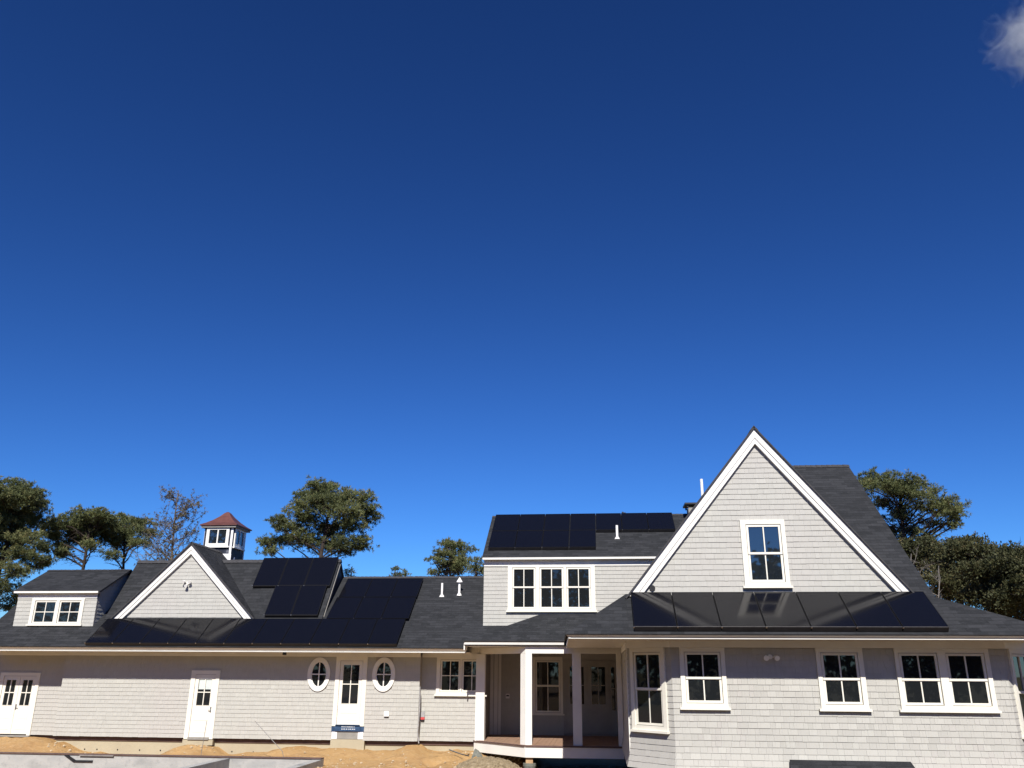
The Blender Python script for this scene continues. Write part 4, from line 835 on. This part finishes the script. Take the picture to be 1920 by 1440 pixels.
def bare_tree(label, base, height, seed, rad, bark, nbr, spread, leafy, z_lo, rz=.5, cone=True):
    r = random.Random(seed); bx, by = base; gz = -.6
    o = tag(empty('bare_tree', (bx, by, gz)), label, 'tree'); wood = MB(); cr = MB(); cr.tint = []
    tp = [Vector((bx + .15 * math.sin(i * .9 + seed), by + .1 * math.cos(i + seed), gz + (height - gz) * i / 9)) for i in range(10)]
    wood.tube(tp, [rad * (1 - .88 * i / 9) for i in range(10)], 8)
    def grow(p, d, L, rr, lev):
        pts = [p]; q = p.copy(); dd_ = d.copy()
        for i in range(4):
            dd_ = (dd_ + Vector((r.gauss(0, .16), r.gauss(0, .16), r.gauss(.07, .12)))).normalized(); q = q + dd_ * L / 4; pts.append(q.copy())
        wood.tube(pts, [rr, rr * .8, rr * .6, rr * .4, rr * .18], 5 if lev < 2 else 3, False)
        if lev < 3:
            for i in range(r.randint(4, 6)):
                s = r.choice(pts[1:]); nd = (dd_ + Vector((r.gauss(0, .6), r.gauss(0, .6), r.gauss(.1, .45)))).normalized(); grow(s, nd, L * r.uniform(.35, .55), rr * .5, lev + 1)
        if leafy and lev >= 2:
            for i in range(1 if r.random() < .45 else 0):
                c = r.choice(pts[2:])
                for k2 in range(6):
                    v = (Vector((r.gauss(0, 1), r.gauss(0, 1), r.gauss(0, 1))).normalized() + dd_ * .8).normalized(); sdv = v.orthogonal().normalized(); n0 = len(cr.v)
                    cr.v += [tuple(c), tuple(c + v * .06 + sdv * .015), tuple(c + v * .14), tuple(c + v * .06 - sdv * .015)]; cr.f.append((n0, n0 + 1, n0 + 2, n0 + 3)); cr.tint += [r.uniform(.2, .9)] * 4
    for i in range(nbr):
        t = (i + r.random()) / nbr; z = z_lo + (height - .4 - z_lo) * t; k2 = (z - gz) / (height - gz) * 9; a = int(k2); p = tp[min(8, a)].lerp(tp[min(9, a + 1)], k2 - a)
        an = r.uniform(0, 6.28); L = spread * ((1 - .62 * t) if cone else r.uniform(.6, 1)) * r.uniform(.7, 1.1); grow(p, Vector((math.cos(an), math.sin(an), rz * r.uniform(.3, 1.3))).normalized(), L, rad * .22 * (1.1 - .6 * t), 1)
    wood.build('trunk', bark, o)
    if leafy: cr.build('crown', 'brown_needles', o)
    return o
bare_tree('half dead pine with bare twiggy branches standing left of the cupola', (-24.2, 45.6), 12.1, 3, .17, 'twig_bark', 62, 2.3, True, 6.4)
bare_tree('leafless pale grey tree in front of the dark scrub right of the big roof', (11.6, 33.0), 6.5, 5, .10, 'pale_bark', 11, 1.5, False, 3.0, .9, False)
bare_tree('thin leafless grey tree left of the pale grey one by the roof', (12.6, 33.5), 6.1, 6, .08, 'pale_bark', 9, 1.3, False, 3.2, .9, False)

# woods on the far side of the building plot, unseen but mirrored in panes, raised to block sky light
rw_ = random.Random(21); mb = MB(); mb.tint = []
spots = [(-60 + i * 2.4, -19) for i in range(50)] + [(-57, -16 + i * 2.4) for i in range(19)] + [(58, -16 + i * 2.4) for i in range(22)] + [(-66 + i * 3.2, 78) for i in range(46)]
for (sx0, sy0) in spots:
    cx, cy, hh, rr = sx0 + rw_.uniform(-2.5, 2.5), sy0 + rw_.uniform(-3.5, 3.5), (rw_.uniform(8.5, 12) if 2 < sx0 < 24 and sy0 < -15 else rw_.uniform(3.8, 5.0) if sy0 > 70 else rw_.uniform(13, 19)), rw_.uniform(2.6, 4.0)
    mb.tint += [.2] * 12 ; mb.tube([(cx, cy, -1), (cx, cy, hh * .75)], [.25, .08], 6, False)
    for q in range(900 if sy0 < 70 else 300):
        v = Vector((rw_.gauss(0, 1), rw_.gauss(0, 1), rw_.gauss(0, 1))).normalized(); k_ = rw_.uniform(.5, 1); c_ = Vector((cx + v.x * rr * k_, cy + v.y * rr * k_, hh * .52 + v.z * hh * .48 * k_))
        a_ = Vector((rw_.gauss(0, 1), rw_.gauss(0, 1), rw_.gauss(0, 1))).normalized(); b_ = a_.orthogonal().normalized(); z_ = rw_.uniform(.18, .4); n0 = len(mb.v)
        mb.v += [tuple(c_ + a_ * z_), tuple(c_ + b_ * z_ * .6), tuple(c_ - a_ * z_), tuple(c_ - b_ * z_ * .6)]; mb.f.append((n0, n0 + 1, n0 + 2, n0 + 3)); mb.tint += [rw_.uniform(.1, .7)] * 4
tag(mb.build('woodland', 'dull_leaves'), 'dark line of woods around the plot facing the house, mirrored in the panes', 'woods', kind='stuff')

# ------------------------------------------------------------------ the small cloud
cm = bpy.data.materials.new('cloud_vapour'); cm.use_nodes = True; t_ = cm.node_tree; t_.nodes.clear()
co_ = t_.nodes.new("ShaderNodeOutputMaterial"); pv = t_.nodes.new("ShaderNodeVolumePrincipled"); pv.inputs['Color'].default_value = (1, 1, 1, 1); pv.inputs['Anisotropy'].default_value = -.45
tcn = t_.nodes.new("ShaderNodeTexCoord"); nz = t_.nodes.new("ShaderNodeTexNoise"); nz.inputs['Scale'].default_value = .055; nz.inputs['Detail'].default_value = 7; nz.inputs['Roughness'].default_value = .62; nz.inputs['Distortion'].default_value = 1.6
lnn = t_.nodes.new("ShaderNodeVectorMath"); lnn.operation = 'LENGTH'; mpn = t_.nodes.new("ShaderNodeMapping"); mpn.inputs['Scale'].default_value = (1 / 34, 1 / 34, 1 / 30)
t_.links.new(tcn.outputs['Object'], nz.inputs['Vector']); t_.links.new(tcn.outputs['Object'], mpn.inputs[0]); t_.links.new(mpn.outputs[0], lnn.inputs[0])
sub = t_.nodes.new("ShaderNodeMath"); sub.operation = 'MULTIPLY_ADD'; sub.inputs[1].default_value = -.42; sub.inputs[2].default_value = -.19; t_.links.new(lnn.outputs['Value'], sub.inputs[0])
ad_ = t_.nodes.new("ShaderNodeMath"); ad_.operation = 'ADD'; t_.links.new(nz.outputs['Fac'], ad_.inputs[0]); t_.links.new(sub.outputs[0], ad_.inputs[1])
mu_ = t_.nodes.new("ShaderNodeMath"); mu_.operation = 'MULTIPLY'; mu_.inputs[1].default_value = .14; mu_.use_clamp = True; t_.links.new(ad_.outputs[0], mu_.inputs[0])
t_.links.new(mu_.outputs[0], pv.inputs['Density']); t_.links.new(pv.outputs[0], co_.inputs['Volume']); MATS['cloud_vapour'] = cm
mb = MB().ball((0, 0, 0), 34, 1, .9, 24, 16)
cl = place('cloud', mb.mesh('cloud', 'cloud_vapour', True), None, (255, 400, 341))
tag(cl, 'small wispy white cloud at the upper right of the sky', 'cloud')
